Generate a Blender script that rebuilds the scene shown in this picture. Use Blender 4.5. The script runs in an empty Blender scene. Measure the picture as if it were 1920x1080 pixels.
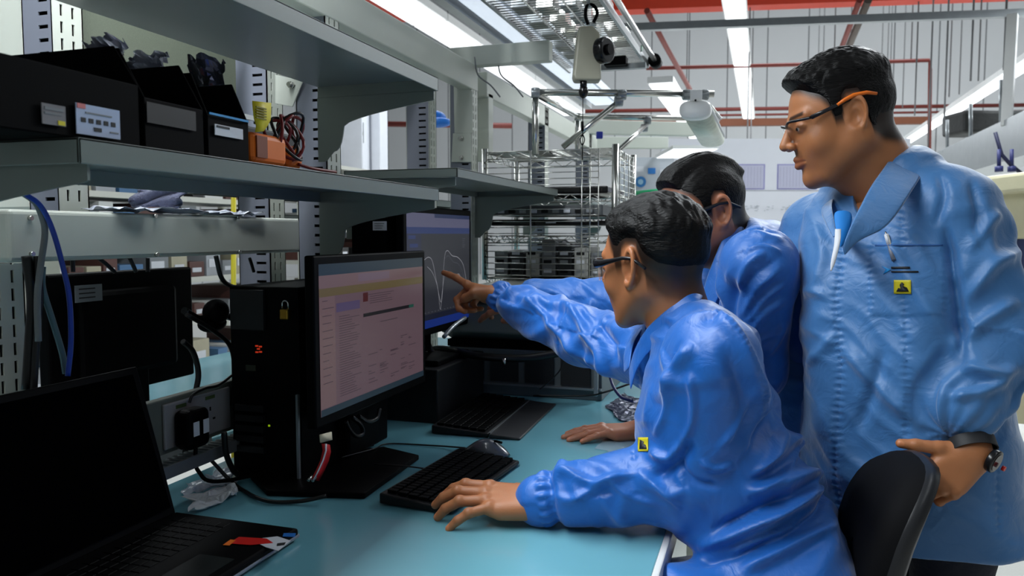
import bpy, bmesh, math, random
import numpy as np
from mathutils import Vector, Matrix, Euler
from mathutils.bvhtree import BVHTree

# ------------------------------------------------------------------ camera
SC = bpy.context.scene
F = 1450.0
TH = math.atan(470/1450.0)
PH = math.atan(100/1450.0)
CAM = Vector((0, 0, 1.30))
FH = Vector((-math.sin(TH), math.cos(TH), 0))
RT = Vector((math.cos(TH), math.sin(TH), 0))
FW = FH*math.cos(PH) - Vector((0, 0, 1))*math.sin(PH)
UP = FH*math.sin(PH) + Vector((0, 0, 1))*math.cos(PH)
cd = bpy.data.cameras.new('camera')
cam = bpy.data.objects.new('camera', cd)
SC.collection.objects.link(cam)
m = Matrix((RT, UP, -FW)).transposed().to_4x4()
m.translation = CAM
cam.matrix_world = m
cd.sensor_width = 36.0
cd.lens = F/1920*36
cd.clip_start = 0.02
cd.clip_end = 200
cd.dof.use_dof = True
cd.dof.focus_distance = 1.6
cd.dof.aperture_fstop = 7.0
SC.camera = cam

# ------------------------------------------------------------------ world, exposure, lights
w = bpy.data.worlds.new('world'); SC.world = w; w.use_nodes = True
w.node_tree.nodes['Background'].inputs[0].default_value = (0.8, 0.9, 1.0, 1)
w.node_tree.nodes['Background'].inputs[1].default_value = 0.05
SC.view_settings.view_transform = 'Standard'
SC.view_settings.look = 'None'
SC.view_settings.gamma = 1
SC.view_settings.use_curve_mapping = False
SC.view_settings.exposure = 0.0

def area(name, loc, sx, sy, power, col=(1, 1, 1), rot=(0, 0, 0)):
    l = bpy.data.lights.new(name, 'AREA'); l.shape = 'RECTANGLE'
    l.size = sx; l.size_y = sy; l.energy = power; l.color = col
    o = bpy.data.objects.new(name, l); SC.collection.objects.link(o)
    o.location = loc; o.rotation_euler = rot
    return o
# light of the ceiling tube rows, plus added fills without fixtures
COOL = (0.90, 0.96, 1.0)
area('tube_row_and_fill_light', (-1.00, 0.8, 2.50), 0.26, 2.3, 72, COOL)       # above the bench
area('tube_row_and_fill_light', (1.3, 2.2, 3.20), 0.3, 5.0, 19, COOL)
area('tube_row_and_fill_light', (0.9, 5.2, 3.3), 0.3, 2.6, 80, COOL)       # added fill above the aisle to brighten the whiteboard

area('tube_row_and_fill_light', (3.2, 9.0, 3.70), 0.3, 9.0, 90, COOL)
area('tube_row_and_fill_light', (-3.1, 6.0, 3.28), 0.3, 9.0, 80, COOL)
area('tube_row_and_fill_light', (0.0, 15.0, 3.8), 0.3, 12.0, 260, COOL)
area('tube_row_and_fill_light', (5.0, 16.0, 3.8), 0.3, 12.0, 260, COOL)
area('roof_fill_light', (2.0, 14.5, 9.8), 16, 6.0, 1800, COOL)       # added unseen fill below the roof, brightens the far wall

# ------------------------------------------------------------------ pixel helpers (frame 1920x1080)
def ray(px, py): return FW + RT*((px-960)/F) - UP*((py-540)/F)
def W(px, py, d): return CAM + ray(px, py)*d
def onX(px, py, X): r = ray(px, py); return CAM + r*((X-CAM.x)/r.x)
def onY(px, py, Y): r = ray(px, py); return CAM + r*((Y-CAM.y)/r.y)
def onZ(px, py, Z): r = ray(px, py); return CAM + r*((Z-CAM.z)/r.z)
def proj(p):
    q = Vector(p)-CAM; d = q.dot(FW)
    return (960+F*q.dot(RT)/d, 540-F*q.dot(UP)/d, d)
def camvec(x, y, z):   # x right, y up, z away from the camera, horizontal frame
    return RT*x + Vector((0, 0, 1))*y + FH*z

# ------------------------------------------------------------------ materials
def lin(c):
    return tuple(((v/255)/12.92 if v/255 <= 0.04045 else ((v/255+0.055)/1.055)**2.4) for v in c)
MATS = {}
def mat(name, rgb=(128, 128, 128), rough=0.5, metal=0.0, var=0.08, vs=12.0, bump=0.0, bs=60.0,
        emit=None, es=0.0, alpha=1.0, trans=0.0, coat=0.0, spec=0.5, ior=1.45, aniso=None):
    if name in MATS: return MATS[name]
    M = bpy.data.materials.new(name); M.use_nodes = True
    nt = M.node_tree; N = nt.nodes; L = nt.links
    b = N['Principled BSDF']
    c = lin(rgb)
    tc = N.new('ShaderNodeTexCoord')
    nz = N.new('ShaderNodeTexNoise'); nz.inputs['Scale'].default_value = vs; nz.inputs['Detail'].default_value = 4
    L.new(tc.outputs['Object'], nz.inputs['Vector'])
    mx = N.new('ShaderNodeMix'); mx.data_type = 'RGBA'
    mx.inputs['A'].default_value = (*[v*(1-var) for v in c], 1)
    mx.inputs['B'].default_value = (*[min(1, v*(1+var)) for v in c], 1)
    L.new(nz.outputs['Fac'], mx.inputs['Factor'])
    L.new(mx.outputs['Result'], b.inputs['Base Color'])
    b.inputs['Roughness'].default_value = rough
    b.inputs['Metallic'].default_value = metal
    b.inputs['Specular IOR Level'].default_value = spec
    b.inputs['IOR'].default_value = ior
    b.inputs['Coat Weight'].default_value = coat
    b.inputs['Transmission Weight'].default_value = trans
    b.inputs['Alpha'].default_value = alpha
    if emit is not None:
        b.inputs['Emission Color'].default_value = (*lin(emit), 1)
        b.inputs['Emission Strength'].default_value = es
    if bump:
        n2 = N.new('ShaderNodeTexNoise'); n2.inputs['Scale'].default_value = bs; n2.inputs['Detail'].default_value = 3
        L.new(tc.outputs['Object'], n2.inputs['Vector'])
        bp = N.new('ShaderNodeBump'); bp.inputs['Strength'].default_value = bump; bp.inputs['Distance'].default_value = 0.01
        L.new(n2.outputs['Fac'], bp.inputs['Height']); L.new(bp.outputs['Normal'], b.inputs['Normal'])
    MATS[name] = M
    return M

beige = mat('beige_powder_coat', (196, 200, 190), 0.45, var=0.03)
grey_and_shade = mat('grey_and_shaded_coat', (118, 122, 134), 0.45, var=0.04)
darkgrey = mat('dark_grey_powder_coat', (118, 127, 123), 0.3, var=0.05)
black = mat('black_plastic', (6, 6, 7), 0.5, var=0.2, spec=0.06)
blackgloss = mat('black_gloss_plastic', (9, 9, 11), 0.2, var=0.1)
darkplastic = mat('dark_plastic', (20, 21, 23), 0.4, var=0.15, bump=0.1, bs=400, spec=0.3)
slotblack = mat('slot_interior', (12, 12, 14), 0.9)
chrome = mat('chrome_steel', (195, 195, 190), 0.22, metal=1.0, var=0.05)
galv = mat('galvanised_steel', (150, 155, 158), 0.35, metal=0.7, var=0.12)
white = mat('white_plastic', (225, 226, 225), 0.4, var=0.03)
offwhite = mat('offwhite_plastic', (205, 205, 196), 0.4, var=0.04)
redpaint = mat('red_beam_paint', (190, 52, 24), 0.5, var=0.1)
redpipe = mat('dull_red_pipe', (120, 52, 45), 0.5, var=0.15)
tubelight = mat('lit_tube_cover', (255, 255, 255), 0.4, emit=(246, 250, 255), es=1.5)
orange = mat('orange_rubber', (225, 110, 20), 0.5, var=0.06)
bluecable = mat('blue_cable_jacket', (22, 60, 165), 0.35)
greycable = mat('grey_cable_jacket', (120, 122, 124), 0.4)
tealcable = mat('grey_green_cable_jacket', (80, 105, 112), 0.4)
redc = mat('red_plastic', (200, 30, 25), 0.4)
yellow = mat('yellow_label', (210, 195, 35), 0.5)
labelwhite = mat('white_label', (205, 208, 215), 0.6, var=0.05)
ink = mat('label_ink', (25, 27, 30), 0.6)
greyink = mat('grey_label_ink', (120, 124, 128), 0.6)
bluelabel = mat('blue_label', (45, 120, 195), 0.6)

# ------------------------------------------------------------------ object helpers
COL = SC.collection
def obj(name, mesh, material=None, parent=None):
    o = bpy.data.objects.new(name, mesh); COL.objects.link(o)
    if material is not None:
        for mm in (material if isinstance(material, (list, tuple)) else [material]): mesh.materials.append(mm)
    if parent is not None: o.parent = parent; o.matrix_parent_inverse = parent.matrix_world.inverted()
    return o
def tag(o, label=None, cat=None, group=None, kind=None):
    if label: o['label'] = label
    if cat: o['category'] = cat
    if group: o['group'] = group
    if kind: o['kind'] = kind
    return o
def thing(name, loc, label, cat, group=None, rz=0.0):
    o = bpy.data.objects.new(name, None); COL.objects.link(o)
    o.location = loc; o.rotation_euler = (0, 0, rz); o.empty_display_size = 0.05
    o.matrix_world = Matrix.Translation(Vector(loc)) @ Matrix.Rotation(rz, 4, 'Z')
    return tag(o, label, cat, group)
def copy_tree(o, parent=None):
    c = o.copy(); COL.objects.link(c)
    if parent is not None: c.parent = parent
    for ch in list(o.children): copy_tree(ch, c)
    return c

class MB:
    """collects shapes and links them as ONE mesh object"""
    def __init__(s): s.v = []; s.f = []; s.mi = []; s.sm = []; s.m = 0; s.smooth = False
    def add(s, vs, fs, smooth=None):
        b = len(s.v); s.v += [tuple(v) for v in vs]
        sm = s.smooth if smooth is None else smooth
        for f in fs: s.f.append([b+i for i in f]); s.mi.append(s.m); s.sm.append(sm)
        return s
    def box(s, a, b):
        x0, y0, z0 = (min(a[i], b[i]) for i in range(3)); x1, y1, z1 = (max(a[i], b[i]) for i in range(3))
        return s.add([(x0,y0,z0),(x1,y0,z0),(x1,y1,z0),(x0,y1,z0),(x0,y0,z1),(x1,y0,z1),(x1,y1,z1),(x0,y1,z1)],
                     [(0,3,2,1),(4,5,6,7),(0,1,5,4),(1,2,6,5),(2,3,7,6),(3,0,4,7)], False)
    def obox(s, c, u, v, w):   # centre and half vectors
        c, u, v, w = map(Vector, (c, u, v, w))
        if u.cross(v).dot(w) < 0: w = -w
        P = [c-u-v-w, c+u-v-w, c+u+v-w, c-u+v-w, c-u-v+w, c+u-v+w, c+u+v+w, c-u+v+w]
        return s.add(P, [(0,3,2,1),(4,5,6,7),(0,1,5,4),(1,2,6,5),(2,3,7,6),(3,0,4,7)], False)
    def bar(s, a, b, wx, wz, up=(0, 0, 1)):   # rectangular bar from a to b
        a, b = Vector(a), Vector(b); t = (b-a).normalized(); up = Vector(up)
        x = t.cross(up).normalized(); z = x.cross(t)
        return s.obox((a+b)/2, (b-a)/2, x*wx/2, z*wz/2)
    def tube(s, pts, r, n=8, close=False):
        pts = [Vector(p) for p in pts]; k = len(pts)
        rs = r if isinstance(r, (list, tuple)) else [r]*k
        vs = []; prev = None
        for i, p in enumerate(pts):
            t = (pts[min(i+1, k-1)]-pts[max(i-1, 0)])
            if t.length < 1e-9: t = Vector((0, 0, 1))
            t.normalize()
            if prev is None:
                a = Vector((0, 0, 1)) if abs(t.z) < .9 else Vector((1, 0, 0))
                x = t.cross(a).normalized()
            else:
                x = (prev - t*prev.dot(t)).normalized()
            prev = x; y = t.cross(x)
            for j in range(n):
                an = 2*math.pi*j/n; vs.append(p+(x*math.cos(an)+y*math.sin(an))*rs[i])
        fs = [(i*n+j, i*n+(j+1) % n, (i+1)*n+(j+1) % n, (i+1)*n+j) for i in range(k-1) for j in range(n)]
        b = len(s.v); s.add(vs, fs, True)
        s.f.append([b+j for j in reversed(range(n))]); s.mi.append(s.m); s.sm.append(False)
        s.f.append([b+(k-1)*n+j for j in range(n)]); s.mi.append(s.m); s.sm.append(False)
        return s
    def cyl(s, a, b, r, n=16, r2=None): return s.tube([a, b], [r, r if r2 is None else r2], n)
    def prism(s, poly, d):    # poly: list of 3D points, extruded by vector d
        poly = [Vector(p) for p in poly]; d = Vector(d); n = len(poly)
        nrm = Vector((0, 0, 0))
        for i in range(n): nrm += poly[i].cross(poly[(i+1) % n])
        if nrm.dot(d) > 0: poly = poly[::-1]
        vs = poly+[p+d for p in poly]
        fs = [tuple(range(n)), tuple(reversed(range(n, 2*n)))]+[(i, i+n, (i+1) % n+n, (i+1) % n) for i in range(n)]
        return s.add(vs, fs, False)
    def grid(s, P, smooth=True, closed=False):    # P rows of points
        r, c = len(P), len(P[0]); vs = [q for row in P for q in row]
        fs = [(i*c+j, i*c+(j+1) % c, (i+1)*c+(j+1) % c, (i+1)*c+j) for i in range(r-1) for j in range(c if closed else c-1)]
        return s.add(vs, fs, smooth)
    def ball(s, c, r, nu=16, nv=10, axes=None):
        c = Vector(c); rr = r if isinstance(r, (tuple, list)) else (r, r, r)
        ax = axes or (Vector((1,0,0)), Vector((0,1,0)), Vector((0,0,1)))
        P = []
        for i in range(nv+1):
            a = math.pi*i/nv
            P.append([c+ax[0]*rr[0]*math.sin(a)*math.cos(2*math.pi*j/nu)+ax[1]*rr[1]*math.sin(a)*math.sin(2*math.pi*j/nu)+ax[2]*rr[2]*math.cos(a) for j in range(nu)])
        return s.grid(P[::-1], True, True)
    def build(s, name, material, parent=None, bevel=0.0, segs=2, solid=0.0, subd=0):
        me = bpy.data.meshes.new(name)
        me.from_pydata(s.v, [], s.f); me.update()
        me.polygons.foreach_set('material_index', s.mi)
        me.polygons.foreach_set('use_smooth', s.sm)
        # meshes are gathered in world coordinates; move the origin to the base centre
        if s.v:
            arr = np.array(s.v); c = Vector(((arr[:,0].min()+arr[:,0].max())/2, (arr[:,1].min()+arr[:,1].max())/2, arr[:,2].min()))
        else: c = Vector((0, 0, 0))
        me.transform(Matrix.Translation(-c))
        o = bpy.data.objects.new(name, me); COL.objects.link(o)
        for mm in (material if isinstance(material, (list, tuple)) else [material]): me.materials.append(mm)
        o.location = c
        if parent is not None:
            o.parent = parent; o.matrix_parent_inverse = Matrix.Identity(4)
            o.matrix_basis = parent_world(parent).inverted() @ Matrix.Translation(c)
        if solid:
            q = o.modifiers.new('solid', 'SOLIDIFY'); q.thickness = solid; q.offset = 0
        if subd:
            q = o.modifiers.new('sub', 'SUBSURF'); q.levels = subd; q.render_levels = subd
        if bevel:
            q = o.modifiers.new('bevel', 'BEVEL'); q.width = bevel; q.segments = segs; q.limit_method = 'ANGLE'; q.angle_limit = math.radians(40)
            q.harden_normals = False
        return o
def parent_world(o):
    mw = o.matrix_basis.copy()
    if o.parent: mw = parent_world(o.parent) @ o.matrix_parent_inverse @ mw
    return mw
def spline(pts, n=8):     # Catmull-Rom through points
    pts = [Vector(p) for p in pts]; out = []
    P = [pts[0]*2-pts[1]]+pts+[pts[-1]*2-pts[-2]]
    for i in range(1, len(P)-2):
        a, b, c, d = P[i-1:i+3]
        for k in range(n):
            t = k/n
            out.append(0.5*((2*b)+(c-a)*t+(2*a-5*b+4*c-d)*t*t+(3*b-a-3*c+d)*t**3))
    out.append(pts[-1]); return out
def root(o, loc=None):
    return o
def one(name, mb, material, label, cat, group=None, kind=None, **k):
    return tag(mb.build(name, material, None, **k), label, cat, group, kind)
def struct(name, mb, material, **k):
    return tag(mb.build(name, material, None, **k), kind='structure')

# ------------------------------------------------------------------ the hall
fm = mat('speckled_vinyl_floor', (205, 205, 200), 0.35, var=0.12, vs=140)
struct('floor', MB().box((-14, -6, -0.1), (16, 26, 0)), fm)
def panel_mat(name, rgb, scale, seam=0.02, seamcol=(110, 112, 115)):
    M = mat(name, rgb, 0.6, var=0.06, vs=0.5)
    nt = M.node_tree; N = nt.nodes; L = nt.links; b = N['Principled BSDF']
    tc = N.new('ShaderNodeTexCoord'); sp = N.new('ShaderNodeSeparateXYZ'); L.new(tc.outputs['Object'], sp.inputs[0])
    ad = N.new('ShaderNodeMath'); ad.operation = 'ADD'; L.new(sp.outputs[0], ad.inputs[0]); L.new(sp.outputs[1], ad.inputs[1])
    mu = N.new('ShaderNodeMath'); mu.operation = 'MULTIPLY'; mu.inputs[1].default_value = scale; L.new(ad.outputs[0], mu.inputs[0])
    fr = N.new('ShaderNodeMath'); fr.operation = 'FRACT'; L.new(mu.outputs[0], fr.inputs[0])
    lt = N.new('ShaderNodeMath'); lt.operation = 'LESS_THAN'; lt.inputs[1].default_value = seam; L.new(fr.outputs[0], lt.inputs[0])
    mx = N.new('ShaderNodeMix'); mx.data_type = 'RGBA'; mx.inputs['B'].default_value = (*lin(seamcol), 1)
    old = b.inputs['Base Color'].links[0].from_socket
    L.new(old, mx.inputs['A']); L.new(lt.outputs[0], mx.inputs['Factor']); L.new(mx.outputs['Result'], b.inputs['Base Color'])
    return M
wm = panel_mat('wall_panel', (200, 202, 204), 0.9, 0.03)
struct('wall_back', MB().box((-14, 24, 0), (16, 24.2, 11)), wm)
struct('wall_left', MB().box((-14.2, -6, 0), (-14, 24.2, 11)), wm)
struct('wall_right', MB().box((16, -6, 0), (16.2, 24.2, 11)), wm)
struct('wall_front', MB().box((-14, -6.2, 0), (16, -6, 11)), wm)
struct('ceiling', MB().box((-14, -6, 11), (16, 24.2, 11.2)), mat('ceiling_sheet', (120, 122, 126), 0.7))
# ------------------------------------------------------------------ signed distance modelling (numpy)
def A3(v): return np.array(tuple(v), dtype=np.float32)
def smin(a, b, k):
    h = np.clip(0.5+0.5*(b-a)/k, 0, 1); return b*(1-h)+a*h-k*h*(1-h)
def smax(a, b, k): return -smin(-a, -b, k)
def sph(P, c, r): return np.linalg.norm(P-A3(c), axis=1)-r
def ell(P, c, r):
    q = (P-A3(c)); r = A3(r); k0 = np.linalg.norm(q/r, axis=1); k1 = np.linalg.norm(q/(r*r), axis=1)+1e-9
    return k0*(k0-1)/k1
def rc(P, a, b, r1, r2):     # tapered capsule
    a = A3(a); b = A3(b); ba = b-a; L = float(ba@ba)+1e-12
    t = np.clip(((P-a)@ba)/L, 0, 1)
    return np.linalg.norm(P-a-t[:, None]*ba, axis=1)-(r1+(r2-r1)*t)
def chain(P, pts, rs, k=0.01):
    d = None
    for i in range(len(pts)-1):
        e = rc(P, pts[i], pts[i+1], rs[i], rs[i+1]); d = e if d is None else smin(d, e, k)
    return d
def loft(P, a, b, side, front, st, p=2.3, cap=0.03):
    """elliptic tube from a to b; st rows: t, half width, half depth, side offset, front offset"""
    a = A3(a); b = A3(b); ax = b-a; L = float(np.linalg.norm(ax)); ax = ax/L
    s = A3(side); s = s-ax*float(s@ax); s /= np.linalg.norm(s); f = A3(front); f = f-ax*float(f@ax)-s*float(f@s); f /= np.linalg.norm(f)
    q = P-a; h = q@ax; t = h/L; st = np.array(st, dtype=np.float32)
    I = lambda c: np.interp(t, st[:, 0], st[:, c]).astype(np.float32)
    rs, rf = I(1), I(2); u = q@s-I(3); v = q@f-I(4)
    k0 = (np.abs(u/rs)**p+np.abs(v/rf)**p)**(1/p)
    d = (k0-1)*np.minimum(rs, rf)
    return smax(d, np.abs(h-L*(st[0, 0]+st[-1, 0])/2)-L*(st[-1, 0]-st[0, 0])/2, cap)
_rng = np.random.RandomState(7); _T = _rng.rand(64, 64, 64).astype(np.float32)*2-1
def noise(P, s=1.0, seed=0):
    Q = P*s+seed*17.31; i = np.floor(Q).astype(np.int64); f = (Q-i).astype(np.float32); f = f*f*(3-2*f)
    i &= 63; j = (i+1) & 63
    x0, y0, z0 = i.T; x1, y1, z1 = j.T; fx, fy, fz = f.T
    a = _T[x0, y0, z0]*(1-fx)+_T[x1, y0, z0]*fx; b = _T[x0, y1, z0]*(1-fx)+_T[x1, y1, z0]*fx
    c = _T[x0, y0, z1]*(1-fx)+_T[x1, y0, z1]*fx; d = _T[x0, y1, z1]*(1-fx)+_T[x1, y1, z1]*fx
    return (a*(1-fy)+b*fy)*(1-fz)+(c*(1-fy)+d*fy)*fz
def sst(x, a, b): t = np.clip((x-a)/(b-a), 0, 1); return t*t*(3-2*t)

def sdf_mesh(f, lo, hi, h):
    lo = A3(lo); hi = A3(hi); nb = np.ceil((hi-lo)/(4*h)).astype(int)+1
    I = np.stack(np.meshgrid(*[np.arange(k) for k in nb], indexing='ij'), -1).reshape(-1, 3)
    C = (lo+(I*4+1.5)*h).astype(np.float32); D = f(C)
    act = np.abs(D) < 4*h*0.87*1.9+h*2
    n = nb*4; V = np.repeat(np.repeat(np.repeat(D.reshape(nb), 4, 0), 4, 1), 4, 2).astype(np.float32)
    off = np.stack(np.meshgrid(range(4), range(4), range(4), indexing='ij'), -1).reshape(-1, 3)
    Ia = I[act]
    for s in range(0, len(Ia), 6000):
        J = (Ia[s:s+6000, None, :]*4+off[None]).reshape(-1, 3)
        V[J[:, 0], J[:, 1], J[:, 2]] = f((lo+J*h).astype(np.float32))
    neg = V < 0
    c = np.zeros(n-1, dtype=np.int8)
    for dx in (0, 1):
        for dy in (0, 1):
            for dz in (0, 1): c += neg[dx:n[0]-1+dx, dy:n[1]-1+dy, dz:n[2]-1+dz]
    cells = np.argwhere((c > 0) & (c < 8)); idx = -np.ones(n-1, dtype=np.int64); idx[tuple(cells.T)] = np.arange(len(cells))
    S = np.zeros((len(cells), 3), dtype=np.float64); K = np.zeros(len(cells))
    cor = [(x, y, z) for x in (0, 1) for y in (0, 1) for z in (0, 1)]
    for ai, a in enumerate(cor):
        for b in cor[ai+1:]:
            if sum(abs(a[k]-b[k]) for k in range(3)) != 1: continue
            va = V[cells[:, 0]+a[0], cells[:, 1]+a[1], cells[:, 2]+a[2]]; vb = V[cells[:, 0]+b[0], cells[:, 1]+b[1], cells[:, 2]+b[2]]
            m = (va < 0) != (vb < 0); t = va[m]/(va[m]-vb[m])
            S[m] += np.array(a)+t[:, None]*(np.array(b)-np.array(a)); K[m] += 1
    verts = lo+(cells+S/K[:, None])*h
    F_ = []
    for ax in range(3):
        o = [(1, 2), (2, 0), (0, 1)][ax]
        sl0 = [slice(1, n[k]-1) for k in range(3)]; sl0[ax] = slice(0, n[ax]-1)
        sl1 = list(sl0); sl1[ax] = slice(1, n[ax])
        A_ = neg[tuple(sl0)]; B_ = neg[tuple(sl1)]
        E = np.argwhere(A_ != B_); base = np.array([s_.start for s_ in sl0]); G = E+base
        inside = A_[tuple(E.T)]
        u = np.zeros(3, int); u[o[0]] = 1; v = np.zeros(3, int); v[o[1]] = 1
        q = np.stack([idx[tuple((G-u-v).T)], idx[tuple((G-v).T)], idx[tuple(G.T)], idx[tuple((G-u).T)]], 1)
        q[~inside] = q[~inside][:, ::-1]; F_.append(q)
    return verts.astype(np.float64), np.concatenate(F_)
def vnormals(V, Q):
    N = np.cross(V[Q[:, 2]]-V[Q[:, 0]], V[Q[:, 3]]-V[Q[:, 1]]); out = np.zeros_like(V)
    for k in range(4): np.add.at(out, Q[:, k], N)
    return out/(np.linalg.norm(out, axis=1)[:, None]+1e-12)
def relax(V, Q, n=1, f=0.5):
    for _ in range(n):
        S = np.zeros_like(V); K = np.zeros(len(V))
        for a, b in ((0, 1), (1, 2), (2, 3), (3, 0)):
            np.add.at(S, Q[:, a], V[Q[:, b]]); np.add.at(S, Q[:, b], V[Q[:, a]]); np.add.at(K, Q[:, a], 1); np.add.at(K, Q[:, b], 1)
        V = V+(S/np.maximum(K, 1)[:, None]-V)*f
    return V
def np_obj(name, V, Q, mats, parent=None, col=None, smooth=True):
    me = bpy.data.meshes.new(name); nv, nf = len(V), len(Q)
    c = np.array([(V[:, 0].min()+V[:, 0].max())/2, (V[:, 1].min()+V[:, 1].max())/2, V[:, 2].min()])
    me.vertices.add(nv); me.vertices.foreach_set('co', (V-c).astype(np.float32).ravel())
    me.loops.add(nf*4); me.polygons.add(nf)
    me.polygons.foreach_set('loop_start', np.arange(0, nf*4, 4, dtype=np.int32)); me.loops.foreach_set('vertex_index', Q.astype(np.int32).ravel())
    me.update(calc_edges=True); me.validate()
    me.polygons.foreach_set('use_smooth', [smooth]*len(me.polygons))
    if col is not None:
        a = me.color_attributes.new('tint', 'FLOAT_COLOR', 'POINT')
        a.data.foreach_set('color', np.concatenate([col, np.ones((nv, 1))], 1).astype(np.float32).ravel())
    for mm in (mats if isinstance(mats, (list, tuple)) else [mats]): me.materials.append(mm)
    o = bpy.data.objects.new(name, me); COL.objects.link(o)
    c = Vector(c)
    if parent is not None: o.parent = parent; o.matrix_basis = parent_world(parent).inverted() @ Matrix.Translation(c)
    else: o.location = c
    return o
def frame(origin, fwd, up):
    f = Vector(fwd).normalized(); u = Vector(up); u = (u-f*u.dot(f)).normalized(); l = u.cross(f)
    M = Matrix((f, l, u)).transposed().to_4x4(); M.translation = Vector(origin); return M
def npM(M): return np.array(M)
def toL(M, P): Mi = npM(M.inverted()); return (P@Mi[:3, :3].T+Mi[:3, 3]).astype(np.float32)
def toW(M, P): m_ = npM(M); return P@m_[:3, :3].T+m_[:3, 3]

# ---- head, local frame: x forward, y to the person's left, z up; origin between the ears at eye height
def skull(P, full=0.0):
    Y = P.copy(); Y[:, 1] = np.abs(Y[:, 1])
    d = ell(P, (-0.014, 0, 0.035), (0.096, 0.076, 0.088))
    d = smin(d, ell(P, (0.028, 0, 0.0), (0.062, 0.066, 0.09)), 0.03)
    d = smin(d, rc(Y, (-0.012, 0.050, -0.045), (0.052, 0.024, -0.098), 0.022+full, 0.017+full*0.6), 0.03)
    d = smin(d, ell(P, (0.045, 0, -0.05), (0.05, 0.047+full, 0.056)), 0.02)
    return d
def head_d(P, full=0.0):
    Y = P.copy(); Y[:, 1] = np.abs(Y[:, 1])
    d = skull(P, full)
    d = smin(d, sph(P, (0.074, 0, -0.104), 0.017+full*0.3), 0.02)
    d = smin(d, sph(Y, (0.056, 0.040, -0.032), 0.021+full*0.4), 0.02)
    d = smin(d, rc(Y, (0.088, 0.010, 0.020), (0.072, 0.048, 0.022), 0.008, 0.008), 0.012)
    d = smax(d, -sph(Y, (0.106, 0.032, 0.000), 0.017), 0.012)
    d = smin(d, ell(Y, (0.079, 0.031, 0.001), (0.013, 0.016, 0.0125)), 0.004)
    d = smax(d, -ell(Y, (0.093, 0.031, -0.001), (0.006, 0.012, 0.0028)), 0.002)
    d = smin(d, rc(P, (0.090, 0, 0.016), (0.114, 0, -0.026), 0.007, 0.0105), 0.009)
    d = smin(d, sph(Y, (0.103, 0.012, -0.031), 0.0085), 0.006)
    d = smax(d, -sph(Y, (0.107, 0.007, -0.041), 0.004), 0.003)
    d = smin(d, rc(Y, (0.0975, 0, -0.058), (0.086, 0.021, -0.064), 0.0065, 0.003), 0.006)
    d = smin(d, rc(Y, (0.0965, 0, -0.0715), (0.085, 0.019, -0.067), 0.0075, 0.0035), 0.006)
    d = smax(d, -rc(Y, (0.106, 0, -0.0645), (0.087, 0.025, -0.0650), 0.0018, 0.0014), 0.003)
    # ears
    ue = np.array([0.94, 0.34, 0.0]); ue /= np.linalg.norm(ue)     # ear plane: back edge stands off the head
    cx = A3((-0.010, 0.0770, -0.004)); q = Y-cx
    ux = -(q[:, 0]*0.90-q[:, 1]*0.42); wn = q[:, 0]*0.42+q[:, 1]*0.90; vz = q[:, 2]
    uxx = ux+vz*(-0.15)
    e0 = np.sqrt((uxx/0.0175)**2+(vz/0.031)**2)
    disc = smax((e0-1)*0.017, np.abs(wn)-0.0035, 0.003)
    rim = np.sqrt(((e0-0.95)*0.0180)**2+(wn-0.002)**2)-0.0044
    rim = smax(rim, -(uxx+0.012+np.abs(vz)*0.0), 0.006)
    ear = smin(disc, rim, 0.004)
    lobe = np.linalg.norm(np.stack([uxx+0.004, wn, vz+0.028], 1), axis=1)-0.0075
    ear = smin(ear, lobe, 0.006)
    con = np.linalg.norm(np.stack([(uxx+0.003), (wn-0.005)*1.0, (vz+0.004)*0.7], 1), axis=1)-0.0105
    ear = smax(ear, -con, 0.003)
    ear = smax(ear, -(np.sqrt(((e0-0.66)*0.0178)**2+(wn-0.0045)**2)-0.0036), 0.002)
    ear = smin(ear, np.linalg.norm(np.stack([(uxx+0.016), wn-0.001, (vz+0.004)*0.8], 1), axis=1)-0.0045, 0.004)
    return smin(d, ear, 0.007)
def skin_mat(name, rgb):
    M = mat(name, rgb, 0.42, var=0.05, vs=40, bump=0.12, bs=900)
    nt = M.node_tree; N = nt.nodes; L = nt.links; b = N['Principled BSDF']
    at = N.new('ShaderNodeAttribute'); at.attribute_name = 'tint'
    mx = N.new('ShaderNodeMix'); mx.data_type = 'RGBA'; mx.blend_type = 'MULTIPLY'; mx.inputs['Factor'].default_value = 1
    old = b.inputs['Base Color'].links[0].from_socket
    L.new(old, mx.inputs['A']); L.new(at.outputs['Color'], mx.inputs['B']); L.new(mx.outputs['Result'], b.inputs['Base Color'])
    b.inputs['Subsurface Weight'].default_value = 0.12; b.inputs['Subsurface Radius'].default_value = (1, 0.35, 0.2); b.inputs['Subsurface Scale'].default_value = 0.006
    return M
HL = [(-0.13, -0.075), (-0.085, -0.075), (-0.06, -0.065), (-0.035, -0.045), (-0.030, 0.0), (-0.024, 0.030), (0.0, 0.034), (0.010, 0.024), (0.014, -0.012), (0.028, -0.012), (0.034, 0.022), (0.046, 0.040), (0.058, 0.050), (0.07, 0.064), (0.088, 0.080), (0.13, 0.10)]
def hairline(P, hl=HL):
    h = np.array(hl); return P[:, 2]-np.interp(P[:, 0], h[:, 0], h[:, 1])
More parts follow.
